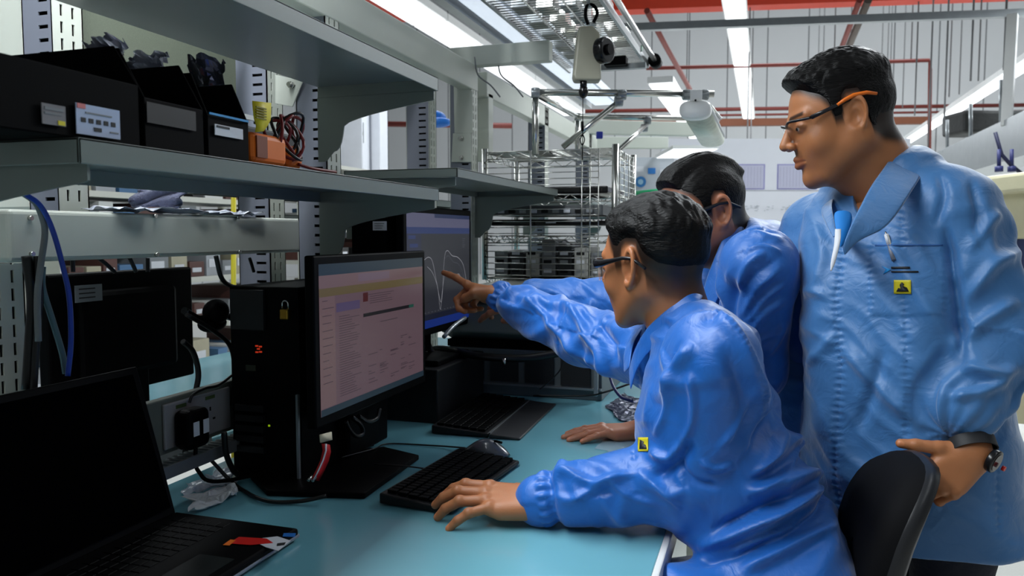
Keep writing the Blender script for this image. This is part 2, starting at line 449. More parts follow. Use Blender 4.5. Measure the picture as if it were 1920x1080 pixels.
def head_piece(M, neck_base, full=0.0, res=0.0026, neckr=0.056, beard=0.35, hl=HL, low=None):
    nbL = Vector(toL(M, np.array([tuple(neck_base)]))[0])
    def f(P):
        d = head_d(P, full)
        n1 = rc(P, (-0.022, 0, -0.045), (nbL.x, nbL.y, nbL.z), neckr-0.003, neckr+0.006)
        n2 = rc(P, (-0.045, 0, 0.0), (nbL.x-0.01, nbL.y, nbL.z), 0.040, neckr)
        n = smin(n1, n2, 0.03)
        if full: n = smin(n, rc(P, (0.03, 0, -0.095), (nbL.x+0.03, nbL.y, nbL.z+0.03), 0.03, 0.035), 0.03)
        return smin(d, n, 0.022)
    lo = (min(-0.13, nbL.x-0.07), min(-0.1, nbL.y-0.08), nbL.z-0.06); hi = (max(0.14, nbL.x+0.07), max(0.1, nbL.y+0.08), 0.14)
    V, Q = sdf_mesh(f, lo, hi, res); V = relax(V, Q, 1, 0.3)
    col = np.ones((len(V), 3)); P = V; aY = np.abs(P[:, 1])
    hd = hairline(P, hl)
    head_only = sst(P[:, 2], -0.10, -0.06)
    m = sst(hd, -0.012, 0.012)*head_only
    notear = 1-sst(aY, 0.0765, 0.080)*sst(-np.abs(P[:, 0]+0.008), -0.035, -0.02)
    if low is not None:      # short faded hair between the lower and the upper hairline
        h0 = hairline(P, low); h1 = hd; m2 = np.clip(h0/np.maximum(h0-h1, 0.004), 0, 1); m = np.maximum(m, sst(h0, -0.012, 0.015)*(0.60+0.40*m2**0.7)*head_only)
    m = m*notear
    for k, v in enumerate((0.955, 0.95, 0.94)): col[:, k] *= 1-m*v
    # beard shadow
    bm = sst(-P[:, 2], 0.04, 0.06)*sst(P[:, 0], -0.005, 0.03)*sst(-P[:, 2], -0.14, -0.12+0.02)*beard
    bm = bm*(1-sst(-P[:, 2], 0.12, 0.14))
    for k, v in enumerate((0.45, 0.42, 0.38)): col[:, k] *= 1-bm*v
    mus = sst(-np.abs(P[:, 2]+0.050), -0.010, -0.004)*sst(P[:, 0], 0.082, 0.09)*(1-sst(aY, 0.022, 0.03))*min(1, beard*2)
    for k in range(3): col[:, k] *= 1-0.45*mus
    # lips, brows
    lp = sst(-np.abs(P[:, 2]+0.065), -0.013, -0.008)*sst(P[:, 0], 0.086, 0.092)*(1-sst(aY, 0.02, 0.026))
    for k, v in enumerate((0.22, 0.36, 0.32)): col[:, k] *= 1-lp*v
    br = sst(-np.abs(P[:, 2]-0.024-0.05*(aY-0.03)), -0.0055, -0.0025)*sst(P[:, 0], 0.06, 0.07)*sst(aY, 0.010, 0.014)*(1-sst(aY, 0.05, 0.056))
    for k in range(3): col[:, k] *= 1-br*0.9
    return toW(M, V), Q, col
def hair_piece(M, tfun, parent, material, name='hair', res=0.0024, hl=HL, full=0.0):
    def f(P): return skull(P, full)-tfun(P)
    V, Q = sdf_mesh(f, (-0.15, -0.12, -0.10), (0.15, 0.12, 0.19), res)
    return np_obj(name, toW(M, V), Q, material, parent)

# ---- hands, local frame: x to the finger tips, y to the thumb side, z out of the back of the hand
FINGERS = [(0.0255, 0.088, (0.043, 0.026, 0.021), 0.0092), (0.006, 0.092, (0.047, 0.030, 0.022), 0.0094),
           (-0.0135, 0.088, (0.043, 0.028, 0.022), 0.0090), (-0.031, 0.079, (0.034, 0.021, 0.019), 0.0080)]
def finger_pts(k, a, spread):
    y, x, Ls, r = FINGERS[k]; p = Vector((x, y, 0)); pts = [p.copy()]; an = 0
    for L_, da in zip(Ls, a):
        an += math.radians(da); sp = math.radians(spread)
        p = p+Vector((math.cos(an)*math.cos(sp), math.cos(an)*math.sin(sp), -math.sin(an)))*L_; pts.append(p.copy())
    return pts, r
def hand_piece(M, right, flex, spread=(6, 1, -4, -10), thumb=((0.045, 0.045, -0.012), (0.072, 0.058, -0.018), (0.095, 0.062, -0.02)), arm=None, res=0.0017, scale=1.0):
    """flex: four triples of bend angles; M maps the hand frame (y is thumb side for both hands) to the world"""
    G = []
    for k in range(4): G.append(finger_pts(k, flex[k], spread[k]))
    S = Matrix.Scale(scale, 4)
    armL = None
    if arm is not None:
        armL = Vector(M.inverted() @ Vector(arm))/scale
    nails = []
    def f(P):
        P = P/scale
        d = None
        for k, (pts, r) in enumerate(G):
            y, x, Ls, _ = FINGERS[k]
            e = rc(P, (0.006, y*0.62, -0.003), pts[0]-Vector((0.004, 0, 0.003)), 0.0145, 0.0118)
            d = e if d is None else smin(d, e, 0.012)
        d = smin(d, ell(P, (0.045, 0.0, -0.006), (0.045, 0.034, 0.013)), 0.01)
        d = smin(d, rc(P, (0.012, 0.016, -0.012), (0.05, 0.028, -0.014), 0.015, 0.012), 0.012)
        d = smin(d, rc(P, (0.012, -0.020, -0.010), (0.06, -0.032, -0.008), 0.012, 0.010), 0.012)
        fg = None
        for k, (pts, r) in enumerate(G):
            e = chain(P, pts, [r*1.08, r*0.98, r*0.92, r*0.78], 0.003)
            e = smin(e, sph(P, pts[1]+Vector((0, 0, 0.001)), r*1.03), 0.003)
            d = smin(d, e, 0.0045) if fg is None else smin(d, e, 0.0045)
            fg = 1
        for k, (pts, r) in enumerate(G): d = smin(d, sph(P, pts[0]+Vector((0, 0, 0.0015)), r*1.1), 0.006)
        t = [Vector(q) for q in thumb]
        d = smin(d, chain(P, [Vector((0.014, 0.018, -0.008))]+t, [0.0155, 0.0125, 0.0108, 0.0085], 0.005), 0.007)
        d = smin(d, ell(P, (0.0, 0, -0.002), (0.03, 0.026, 0.017)), 0.02)
        if armL is not None:
            # flattened forearm
            d = smin(d, rc(P, (0.0, 0.006, -0.002), armL+Vector((0, 0.008, 0)), 0.018, 0.026), 0.014)
            d = smin(d, rc(P, (0.0, -0.006, -0.002), armL-Vector((0, 0.008, 0)), 0.018, 0.026), 0.014)
        return d*scale
    allp = [p for pts, r in G for p in pts]+[Vector(q) for q in thumb]+[Vector((-0.03, -0.045, -0.03)), Vector((0.0, 0.045, 0.02))]
    if armL is not None: allp += [armL-Vector((0.04, 0.04, 0.04)), armL+Vector((0.03, 0.04, 0.04))]
    lo = [min(p[i] for p in allp)*scale-0.016 for i in range(3)]; hi = [max(p[i] for p in allp)*scale+0.016 for i in range(3)]
    V, Q = sdf_mesh(f, lo, hi, res)
    col = np.ones((len(V), 3)); P = V/scale
    for (pts, r) in G+[([Vector((0, 0, 0))]+[Vector(q) for q in thumb], 0.0105)]:
        a, b = pts[-2], pts[-1]; ax = (b-a).normalized(); up = Vector((0, 0, 1)); up = (up-ax*up.dot(ax)).normalized()
        c = b+up*r*0.72+ax*0.001; sd = ax.cross(up)
        q = P-A3(c); u = q@A3(ax); v = q@A3(sd); ww = q@A3(up)
        nl = (1-sst(np.sqrt((u/0.0068)**2+(v/0.0058)**2), 0.85, 1.1))*sst(ww, -0.004, -0.002)
        for k, vv in enumerate((0.35, 0.30, 0.35)): col[:, k] *= 1+nl*vv
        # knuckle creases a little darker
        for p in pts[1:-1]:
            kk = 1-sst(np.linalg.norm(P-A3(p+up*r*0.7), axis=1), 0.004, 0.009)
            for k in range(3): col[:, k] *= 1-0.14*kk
    # palm side lighter
    Wv = toW(M, V)
    if np.linalg.det(npM(M)[:3, :3]) < 0: Q = Q[:, ::-1]
    return Wv, Q, col
def hand_frame(wrist, fingers, dorsal, right):
    f = Vector(fingers).normalized(); n = Vector(dorsal); n = (n-f*n.dot(f)).normalized()
    t = f.cross(n)            # thumb side of a left hand
    if right: t = -t
    M = Matrix((f, t, n)).transposed().to_4x4(); M.translation = Vector(wrist); return M
def join(pieces):
    Vs, Qs, Cs, b = [], [], [], 0
    for V, Q, C in pieces: Vs.append(V); Qs.append(Q+b); Cs.append(C); b += len(V)
    return np.concatenate(Vs), np.concatenate(Qs), np.concatenate(Cs)

# ---- cloth
def limb_coords(P, pts):
    """distance along and around a polyline, and distance from it"""
    best = np.full(len(P), 1e9); T = np.zeros(len(P)); PHI = np.zeros(len(P)); acc = 0
    for i in range(len(pts)-1):
        a = A3(pts[i]); b = A3(pts[i+1]); ax = b-a; L = float(np.linalg.norm(ax)); ax = ax/L
        t = np.clip((P-a)@ax, 0, L); q = P-a-t[:, None]*ax; d = np.linalg.norm(q, axis=1)
        r0 = np.cross(ax, A3((0.3, 0.2, 1.0))); r0 /= np.linalg.norm(r0); r1 = np.cross(ax, r0)
        ph = np.arctan2(q@r1, q@r0); m = d < best
        best[m] = d[m]; T[m] = acc+t[m]; PHI[m] = ph[m]; acc += L
    return T, PHI, best
def ridge(q, p=2.0):     # soft crests with wide hollows between
    return (0.5+0.5*np.cos(2*np.pi*q))**p
def fold(P, d, freq, warp, wf, seed, sharp=2.2):
    d = Vector(d).normalized()
    q = (P@A3(d))*freq+warp*noise(P, wf, seed)+0.35*warp*noise(P, wf*2.3, seed+3)
    m = sst(noise(P, wf*1.7, seed+9), -0.35, 0.45)
    return (ridge(q, sharp)-0.35)*m
def px_seam(uv, V, pts, A, w_=5.0, lam=10.0):
    pp = [(p.x, p.y) for p in spline([Vector((a, b, 0)) for a, b in pts], 6)]; P2 = np.array(pp)
    best = np.full(len(uv), 1e9); s_ = np.zeros(len(uv)); acc = 0
    for i in range(len(P2)-1):
        a, b = P2[i], P2[i+1]; ab = b-a; L = math.sqrt(ab@ab); t = np.clip(((uv-a)@ab)/(L*L), 0, 1)
        d = np.linalg.norm(uv-a-t[:, None]*ab, axis=1); m = d < best; best[m] = d[m]; s_[m] = acc+t[m]*L; acc += L
    return A*np.exp(-(best/w_)**2)*(0.7*np.sin(s_*2*np.pi/lam+1.5*noise(V, 30, 6))-0.5)-A*0.8*np.exp(-(best/(w_*0.4))**2)
def px_folds(uv, lines):
    """folds drawn as lines over the cloth: (points, width, height), measured in the photo frame"""
    o = np.zeros(len(uv))
    for pts, w_, A in lines:
        best = np.full(len(uv), 1e9); tt = np.zeros(len(uv)); n = len(pts)-1
        pp = [Vector((p[0], p[1], 0)) for p in pts]
        if n > 1: pp = spline(pp, 5)
        pts2 = np.array([(p.x, p.y) for p in pp]); n = len(pts2)-1
        for i in range(n):
            a, b = pts2[i], pts2[i+1]; ab = b-a; L = ab@ab
            t = np.clip(((uv-a)@ab)/L, 0, 1); d = np.linalg.norm(uv-a-t[:, None]*ab, axis=1)
            m = d < best; best[m] = d[m]; tt[m] = (i+t[m])/n
        o += A*np.exp(-(best/w_)**2)*np.clip(np.sin(np.pi*np.clip(tt, 0.02, 0.98))*1.6, 0, 1)
    return o
def hair_mat(name):
    M = mat(name, (5, 4, 4), 0.45, var=0.5, vs=60, spec=0.22)
    nt = M.node_tree; N = nt.nodes; L = nt.links; b = N['Principled BSDF']
    tc = N.new('ShaderNodeTexCoord'); mp = N.new('ShaderNodeMapping'); mp.inputs['Scale'].default_value = (45, 420, 260); mp.inputs['Rotation'].default_value = (0, 0.3, 0)
    nz = N.new('ShaderNodeTexNoise'); nz.inputs['Scale'].default_value = 1.0; nz.inputs['Detail'].default_value = 4; nz.inputs['Distortion'].default_value = 0.4
    L.new(tc.outputs['Object'], mp.inputs[0]); L.new(mp.outputs[0], nz.inputs['Vector'])
    bp = N.new('ShaderNodeBump'); bp.inputs['Strength'].default_value = 0.7; bp.inputs['Distance'].default_value = 0.004
    L.new(nz.outputs['Fac'], bp.inputs['Height']); L.new(bp.outputs['Normal'], b.inputs['Normal'])
    return M
def cloth_mat(name, rgb, rough=0.42, sheen=0.3, spec=0.5):
    M = mat(name, rgb, rough, var=0.07, vs=9, spec=spec)
    nt = M.node_tree; N = nt.nodes; L = nt.links; b = N['Principled BSDF']
    b.inputs['Sheen Weight'].default_value = sheen; b.inputs['Sheen Roughness'].default_value = 0.4
    tc = N.new('ShaderNodeTexCoord')
    n1 = N.new('ShaderNodeTexNoise'); n1.inputs['Scale'].default_value = 22; n1.inputs['Detail'].default_value = 3; n1.inputs['Distortion'].default_value = 1.2
    n2 = N.new('ShaderNodeTexNoise'); n2.inputs['Scale'].default_value = 900
    L.new(tc.outputs['Object'], n1.inputs['Vector']); L.new(tc.outputs['Object'], n2.inputs['Vector'])
    b1 = N.new('ShaderNodeBump'); b1.inputs['Strength'].default_value = 0.25; b1.inputs['Distance'].default_value = 0.012
    b2 = N.new('ShaderNodeBump'); b2.inputs['Strength'].default_value = 0.12; b2.inputs['Distance'].default_value = 0.001
    L.new(n1.outputs['Fac'], b1.inputs['Height']); L.new(n2.outputs['Fac'], b2.inputs['Height'])
    L.new(b1.outputs['Normal'], b2.inputs['Normal']); L.new(b2.outputs['Normal'], b.inputs['Normal'])
    return M
# ------------------------------------------------------------------ benches
XB, XL, XE, ZT = -1.08, -0.75, -0.14, 0.78
def ladder(mb, o, u, wd, z0, z1, nrm, cols, pitch, hh, start=0.02):
    """vertical sheet with columns of real holes. cols: list of (x0,x1) hole spans across the width"""
    o, u, nrm = Vector(o), Vector(u).normalized(), Vector(nrm); up = Vector((0, 0, 1))
    def pl(x0, x1, a, b):
        c = o+u*((x0+x1)/2)+up*((a+b)/2); mb.obox(c, u*(x1-x0)/2, nrm/2, up*(b-a)/2)
    xs = 0
    for (a, b) in cols: pl(xs, a, z0, z1); xs = b
    pl(xs, wd, z0, z1)
    n = int((z1-z0-start)/pitch)
    for (a, b) in cols:
        z = z0
        for i in range(n+1):
            t = z0+start+i*pitch
            if t > z1: t = z1
            pl(a, b, z, min(t, z1)); z = t+hh
            if z >= z1: break
        if z < z1: pl(a, b, z, z1)
def post(name, parent, x, y, z0, z1, wx=0.09, wy=0.07, front_slots=True):
    """perforated C upright: (x,y) is the corner nearest the aisle and the camera; extends to -x and +y"""
    mb = MB(); t = 0.003
    mb.box((x-wx, y+wy-t, z0), (x, y+wy, z1)); mb.box((x-wx, y, z0), (x-wx+t, y+wy, z1))
    ladder(mb, (x-t/2, y, 0), (0, 1, 0), wy, z0, z1, (t, 0, 0), [(0.018, 0.024), (0.044, 0.050)], 0.032, 0.022)
    mb.m = 1  # camera-facing plate of the beige post, its cool shade put into the colour
    if front_slots: ladder(mb, (x-wx, y+t/2, 0), (1, 0, 0), wx, z0, z1, (0, t, 0), [(wx*0.55, wx*0.86)], 0.025, 0.007)
    else: mb.box((x-wx, y, z0), (x, y+t, z1))
    mb.m = 2
    mb.box((x-wx+t*2, y+0.03, z0), (x-t*3, y+wy-t*2, z1))
    return mb.build(name, [beige, grey_and_shade, slotblack], parent)
def bracket(parent, y, z, x0, x1, h=0.10):
    P = [(x0, y, z), (x1, y, z), (x1, y, z-0.02)]
    for i in range(7):
        a = i/6; P.append((x0+0.075+(x1-x0-0.08)*(1-a)**1.6, y, z-0.022-(h-0.05)*a))
    for i in range(1, 6):
        a = math.pi/2*i/5; P.append((x0+0.045+0.03*math.cos(a)*0.9, y, z-h+0.02-0.055*math.sin(a)))
    P += [(x0+0.02, y, z-h-0.06), (x0, y, z-h-0.06)]
    return MB().prism(P, (0, 0.004, 0)).build('shelf_bracket', darkgrey, parent)
def shelf(parent, x0, x1, y0, y1, z, lip=0.028, back=True):
    mb = MB(); t = 0.004
    mb.box((x0, y0, z-t), (x1, y1, z)); mb.box((x1-t, y0, z-lip), (x1, y1, z))
    if back: mb.box((x0, y0, z-lip), (x0+t, y1, z))
    mb.box((x0, y0, z-lip), (x1, y0+t, z)); mb.box((x0, y1-t, z-lip), (x1, y1, z))
    return mb.build('shelf', darkgrey, parent, bevel=0.0012)

teal = mat('teal_antistatic_laminate', (106, 164, 178), 0.2, var=0.04, vs=6, coat=0.2)
wb = thing('workbench', (-0.62, 1.7, 0), 'long teal topped workbench with grey shelves that the three men lean on', 'workbench')
MB().box((-1.17, 0.30, ZT-0.035), (XE-0.012, 3.0, ZT)).build('worktop', teal, wb, bevel=0.002)
MB().box((XE-0.012, 0.30, ZT-0.045), (XE, 3.0, ZT+0.001)).build('edge_strip', white, wb, bevel=0.003)
for (x, y) in ((-0.22, 0.4), (-0.22, 2.9)):
    MB().box((x-0.03, y, 0), (x+0.03, y+0.05, ZT-0.036)).build('leg', beige, wb, bevel=0.003)
MB().box((-0.24, 0.45, 0.66), (-0.2, 2.9, 0.74)).build('crossbeam', beige, wb, bevel=0.003)
for y in (0.66, 1.78, 2.83):
    post('upright_post', wb, XB-0.002, y, 0.0, 1.96)
# shelves
shelf(wb, XB, XL, 0.70, 1.74, 1.412, 0.030)
shelf(wb, XB, XL, 0.30, 1.74, 1.676, 0.032, False)
shelf(wb, XB, XL, 1.86, 2.88, 1.472, 0.024)
for (y, z) in ((1.735, 1.644), (1.735, 1.384), (1.87, 1.448), (2.86, 1.448), (0.72, 1.384)):
    bracket(wb, y, z, XB, XL-0.01)
# top beam, perforated back panel, cable trunking
MB().box((XB-0.05, 0.70, 1.86), (XB, 2.90, 1.96)).build('top_beam', beige, wb, bevel=0.004)
mb = MB()
olive = mat('olive_perforated_sheet', (92, 98, 84), 0.6, var=0.3, vs=700)
mb.box((-1.30, 1.20, 1.50), (-1.296, 1.70, 1.86)).build('back_panel', olive, wb)
MB().box((-1.27, 1.2, 1.595), (-1.262, 1.76, 1.607)).build('panel_rail', white, wb)
mb = MB(); mb.box((-1.24, 0.95, 1.254), (-1.17, 1.80, 1.342))
tk = mb.build('cable_trunking', beige, wb, bevel=0.008, segs=3)
mb = MB()
for (px, py) in ((289, 405), (444, 408), (292, 477), (447, 472), (55, 409), (58, 476)):
    p = onX(px, py, -1.17); MB().cyl(p, p+Vector((0.006, 0, 0)), 0.004, 10).build('screw', chrome, tk)
# gusset plate with bolts behind the near shelf and on the second post
def plate(pts, y, t, mt, name, boltpx):
    mbp = MB().prism([onY(px, py, y) for px, py in pts], (0, t, 0))
    o = mbp.build(name, mt, wb, bevel=0.001)
    for px, py in boltpx:
        b = MB(); p = onY(px, py, y); b.cyl(p, p-Vector((0, 0.012, 0)), 0.009, 6); b.cyl(p+Vector((0, -0.012, 0)), p-Vector((0, 0.018, 0)), 0.006, 10)
        b.build('bolt', chrome, o)
plate([(516, 140), (568, 152), (548, 200), (516, 194)], 1.77, 0.004, beige, 'gusset_plate', [(548, 160)])
plate([(849, 250), (883, 250), (884, 304), (846, 304)], 2.82, 0.004, beige, 'gusset_plate', [(866, 259), (866, 296)])
plate([(850, 132), (886, 172), (886, 250), (852, 250)], 2.825, 0.003, beige, 'gusset_plate', [])
# back ledge with socket panel and ribbed cable tray
MB().box((-1.125, 0.9, ZT+0.09), (-1.105, 1.62, ZT+0.20)).build('socket_rail', mat('rail_grey', (98, 103, 95), 0.5), wb, bevel=0.003)
mb = MB(); mb.box((-1.105, 0.9, ZT+0.05), (-1.098, 1.62, ZT+0.075))
y = 0.92
while y < 1.61:
    mb.box((-1.105, y, ZT+0.075), (-1.06, y+0.007, ZT+0.082)); y += 0.016
mb.box((-1.063, 0.9, ZT+0.06), (-1.057, 1.62, ZT+0.084))
mb.build('ribbed_cable_tray', galv, wb)
# double socket: panel on the rail's aisle side
c0 = onX(304, 764, -1.103); c1 = onX(395, 812, -1.103)
so = MB().box((-1.105, c0.y, ZT+0.10), (-1.098, c1.y+0.06, ZT+0.19)).build('double_socket', mat('socket_grey', (140, 138, 142), 0.5), wb, bevel=0.003)
for k in range(2):
    yc = c0.y+0.045+k*0.085
    MB().box((-1.098, yc-0.014, ZT+0.176), (-1.0965, yc+0.014, ZT+0.183)).build('green_label', mat('green_ink', (70, 90, 50), 0.6), so)
    b = MB()
    for dy, dz, ww, hh in ((0, 0.03, 0.004, 0.008), (-0.011, 0.008, 0.007, 0.004), (0.011, 0.008, 0.007, 0.004)):
        b.box((-1.0982, yc+dy-ww/2, ZT+0.125+dz-hh/2), (-1.0972, yc+dy+ww/2, ZT+0.125+dz+hh/2))
    b.build('pin_holes', slotblack, so)

# black moulded plug in the socket
pc = Vector((-1.085, c0.y+0.05, ZT+0.14))
pl = thing('mains_plug', (-1.098, pc.y, pc.z-0.04), 'black moulded mains plug with two white patches in the double socket', 'plug')
mb = MB(); mb.box((-1.098, pc.y-0.032, pc.z-0.045), (-1.055, pc.y+0.032, pc.z+0.035)); mb.build('body', black, pl, bevel=0.014, segs=4)
for k in (-1, 1):
    MB().box((-1.0545, pc.y+k*0.014-0.008, pc.z-0.016), (-1.0535, pc.y+k*0.014+0.008, pc.z+0.012)).build('white_patch', labelwhite, pl)
MB().tube(spline([(-1.07, pc.y, pc.z-0.04), (-1.06, pc.y-0.005, pc.z-0.09), (-1.03, pc.y+0.04, ZT+0.02), (-0.95, pc.y+0.3, ZT+0.006), (-0.9, pc.y+0.42, ZT+0.006)]), 0.004).build('flex', black, pl)

# second bench along the same line, and the benches on the far side of the posts
w2 = thing('workbench', (-0.9, 4.3, 0), 'workbench further along the same line, behind the wire rack', 'workbench')
MB().box((-1.17, 3.35, ZT-0.035), (XE, 5.4, ZT)).build('worktop', teal, w2, bevel=0.002)
for y in (3.88, 4.95): post('upright_post', w2, XB, y, 0.0, 1.96)
MB().box((XB-0.05, 3.0, 1.86), (XB, 5.2, 1.96)).build('top_beam', beige, w2, bevel=0.004)
MB().box((XB-0.05, 3.02, 1.60), (XB, 3.08, 1.88)).build('end_upright', beige, w2, bevel=0.004)
p = MB(); p.box((XB-0.13, 3.03, 1.79), (XB-0.06, 3.034, 1.86)); p.build('notice', labelwhite, w2)
shelf(w2, XB, XL, 3.5, 5.0, 1.472)
for y in (3.5, 5.0): bracket(w2, y, 1.448, XB, XL-0.01)
for (x, y) in ((-0.2, 3.5), (-0.2, 5.2)): MB().box((x-0.03, y, 0), (x+0.03, y+0.05, ZT-0.036)).build('leg', beige, w2, bevel=0.003)

w3 = thing('workbench', (-1.8, 2.0, 0), 'back to back workbench beyond the row of posts on the left', 'workbench')
MB().box((-2.25, 0.4, ZT-0.035), (-1.33, 3.6, ZT)).build('worktop', teal, w3, bevel=0.002)
for y in (1.78, 2.83): post('upright_post', w3, -1.26, y, 0.0, 1.98, wx=0.10)
post('upright_post', w3, -1.285, 1.15, 1.345, 2.2, wx=0.075)
post('upright_post', w3, -1.25, 0.97, ZT, 1.25, wx=0.09)
MB().box((-1.56, 1.16, 1.345), (-1.364, 1.21, 2.1)).build('end_column', beige, w3, bevel=0.01)
MB().box((-1.33, 2.0, 1.965), (-1.26, 4.4, 1.98)).build('top_beam', beige, w3, bevel=0.003)
MB().box((-1.36, 2.86, 1.955), (-0.78, 2.91, 2.03)).build('cross_arm', beige, w3, bevel=0.003)
shelf(w3, -1.66, -1.33, 1.9, 3.4, 1.45)
shelf(w3, -1.72, -1.36, 1.9, 3.4, 1.36)
for (x, y) in ((-2.2, 0.5), (-2.2, 3.5), (-1.40, 0.5), (-1.40, 3.5)): MB().box((x-0.03, y, 0), (x+0.03, y+0.05, ZT-0.036)).build('leg', beige, w3, bevel=0.003)
# ------------------------------------------------------------------ things on and around the benches
def emitm(name, rgb, s=1.0):
    return mat(name, tuple(v*0.12 for v in rgb), 0.3, emit=rgb, es=s*0.42, var=0.0, spec=0.3)
def monitor(y0, y1, z0, z1, x, rects, label, tilt=0.0, stand=None, name='monitor'):
    t = thing(name, (x, (y0+y1)/2, ZT if stand else z0), label, 'monitor')
    bz = 0.018
    MB().box((x-0.022, y0, z0), (x, y1, z1)).build('bezel', black, t, bevel=0.004)
    MB().box((x-0.05, y0+0.06, z0+0.05), (x-0.020, y1-0.06, z1-0.05)).build('rear_housing', black, t, bevel=0.012)
    mb = MB(); ms = []
    def q(u0, v0, u1, v1, m_, off):
        if m_ not in ms: ms.append(m_)
        mb.m = ms.index(m_); yy0 = y0+bz+(y1-y0-2*bz)*u0; yy1 = y0+bz+(y1-y0-2*bz)*u1
        za = z1-bz-(z1-z0-2.2*bz)*v0; zb = z1-bz-(z1-z0-2.2*bz)*v1; xx = x+0.0006+off
        mb.add([(xx, yy0, zb), (xx, yy1, zb), (xx, yy1, za), (xx, yy0, za)], [(0, 1, 2, 3)], False)
    for i, r in enumerate(rects):
        if r[0] == 'line':
            m_ = r[1]; P = r[2]; wv = r[3]
            if m_ not in ms: ms.append(m_)
            mb.m = ms.index(m_)
            for (a, b), (c_, d_) in zip(P, P[1:]):
                ya = y0+bz+(y1-y0-2*bz)*a; yb = y0+bz+(y1-y0-2*bz)*c_; za = z1-bz-(z1-z0-2.2*bz)*b; zb = z1-bz-(z1-z0-2.2*bz)*d_
                n = Vector((0, -(zb-za), yb-ya)).normalized()*wv; xx = x+0.0016
                mb.add([(xx, ya+n.y, za+n.z), (xx, ya-n.y, za-n.z), (xx, yb-n.y, zb-n.z), (xx, yb+n.y, zb+n.z)], [(0, 1, 2, 3)], False)
        else: q(*r, 0.0001*i if i < 12 else 0.0013)
    mb.build('screen', ms, t)
    return t
rnd = random.Random(3)
S1b = emitm('screen_mauve', (122, 98, 108)); S1t = emitm('screen_slate', (44, 62, 76)); S1y = emitm('screen_olive', (118, 102, 66)); S1l = emitm('screen_pale_mauve', (134, 108, 112)); S1v = emitm('screen_violet', (98, 84, 122))
S1k = emitm('screen_near_black', (28, 26, 34)); S1r = emitm('screen_dark_red', (86, 34, 36)); S1x = emitm('screen_text', (88, 72, 82)); S1g = emitm('screen_green', (40, 96, 84)); S1w = emitm('screen_tab', (132, 112, 128))
R = [(0, 0, 1, 1, S1b), (0, 0, 1, 0.075, S1t), (0, 0.075, 1, 0.16, S1l), (0.32, 0.085, 0.62, 0.14, S1w), (0, 0.16, 1, 0.215, S1y), (0, 0.215, 0.12, 0.95, S1l), (0.13, 0.27, 0.33, 0.33, S1v), (0.36, 0.225, 0.405, 0.29, S1r), (0.36, 0.375, 0.88, 0.40, S1k), (0.83, 0.375, 0.885, 0.40, S1g), (0, 0.955, 1, 1, S1t), (0.40, 0.24, 0.66, 0.245, S1x)]
for k in range(9): R.append((0.42, 0.24+0.016*k, 0.42+rnd.uniform(0.1, 0.3), 0.245+0.016*k, S1x)) if k < 5 else None
for k in range(34):
    v = 0.36+0.0165*k; R.append((0.15, v, 0.15+rnd.uniform(0.08, 0.19), v+0.005, S1x))
    if k % 3 == 0: R.append((0.02, v-0.12, 0.02+rnd.uniform(0.04, 0.09), v-0.115, S1x))
R.append((0.52, 0.455, 0.70, 0.462, S1x))
for k in range(40):
    v = 0.60+rnd.random()*0.30; u = 0.40+rnd.choice((0, 0.11, 0.22, 0.33, 0.42)); R.append((u, v, u+rnd.uniform(0.02, 0.09), v+0.006, S1x))
m1 = monitor(1.345, 1.882, 0.905, 1.258, -0.853, R, 'large black monitor in front showing a pinkish document page')
m1.location = m1.location
# its stand: broad flat foot and neck
foot = [onZ(px, py, ZT+0.001) for px, py in ((500, 930), (470, 900), (560, 868), (720, 846), (786, 862), (684, 936))]
MB().prism(foot, (0, 0, 0.012)).build('stand_foot', black, m1, bevel=0.003)
fc = sum(foot, Vector())/len(foot)
MB().box((-0.93, 1.53, ZT+0.01), (-0.885, 1.68, 1.06)).build('stand_neck', black, m1, bevel=0.006)
cb = mat('cable_black', (10, 10, 11), 0.4)
for i, pts in enumerate(([(648, 790), (655, 805), (668, 818), (680, 812), (676, 796), (660, 782)], [(672, 780), (690, 790), (706, 784), (712, 766)])):
    one('cable_loop', MB().tube(spline([onX(px, py, -0.865) for px, py in pts], 6), 0.005), cb, ['black cable loop hanging lowest under the front monitor', 'black cable loop hanging close under the front monitor edge'][i], 'cable')
# red and white flex hanging from the monitor
t = thing('ribbon_cable', onX(595, 900, -0.835), 'short red and white ribbon cable hanging under the front monitor', 'cable')
rb = [(610, 832), (611, 850), (604, 872), (592, 893)]
MB().grid([[onX(px-7, py, -0.838), onX(px+1, py, -0.832), onX(px+8, py+2, -0.838)] for px, py in ((rb[0]), (612, 845), (608, 862), (600, 880), (590, 900))]).build('red_band', mat('red_band', (190, 24, 30), 0.5), t, solid=0.0015)
MB().grid([[onX(px-1, py, -0.829), onX(px+1.4, py, -0.829)] for px, py in ((611, 832), (611, 845), (606, 862), (598, 880), (588, 900))]).build('white_stripe', labelwhite, t, solid=0.001)
MB().grid([[onX(px, 815-(px-600)*0.25, -0.835), onX(px+1, 830-(px-600)*0.25, -0.835)] for px in (600, 610, 621)]).build('white_end', mat('cream_plastic', (225, 215, 185), 0.5), t, solid=0.003)
MB().tube([onX(592, 896, -0.832), onX(586, 902, -0.832)], 0.003).build('pin', chrome, t); MB().tube([onX(584, 893, -0.832), onX(578, 901, -0.832)], 0.003).build('pin', chrome, t)

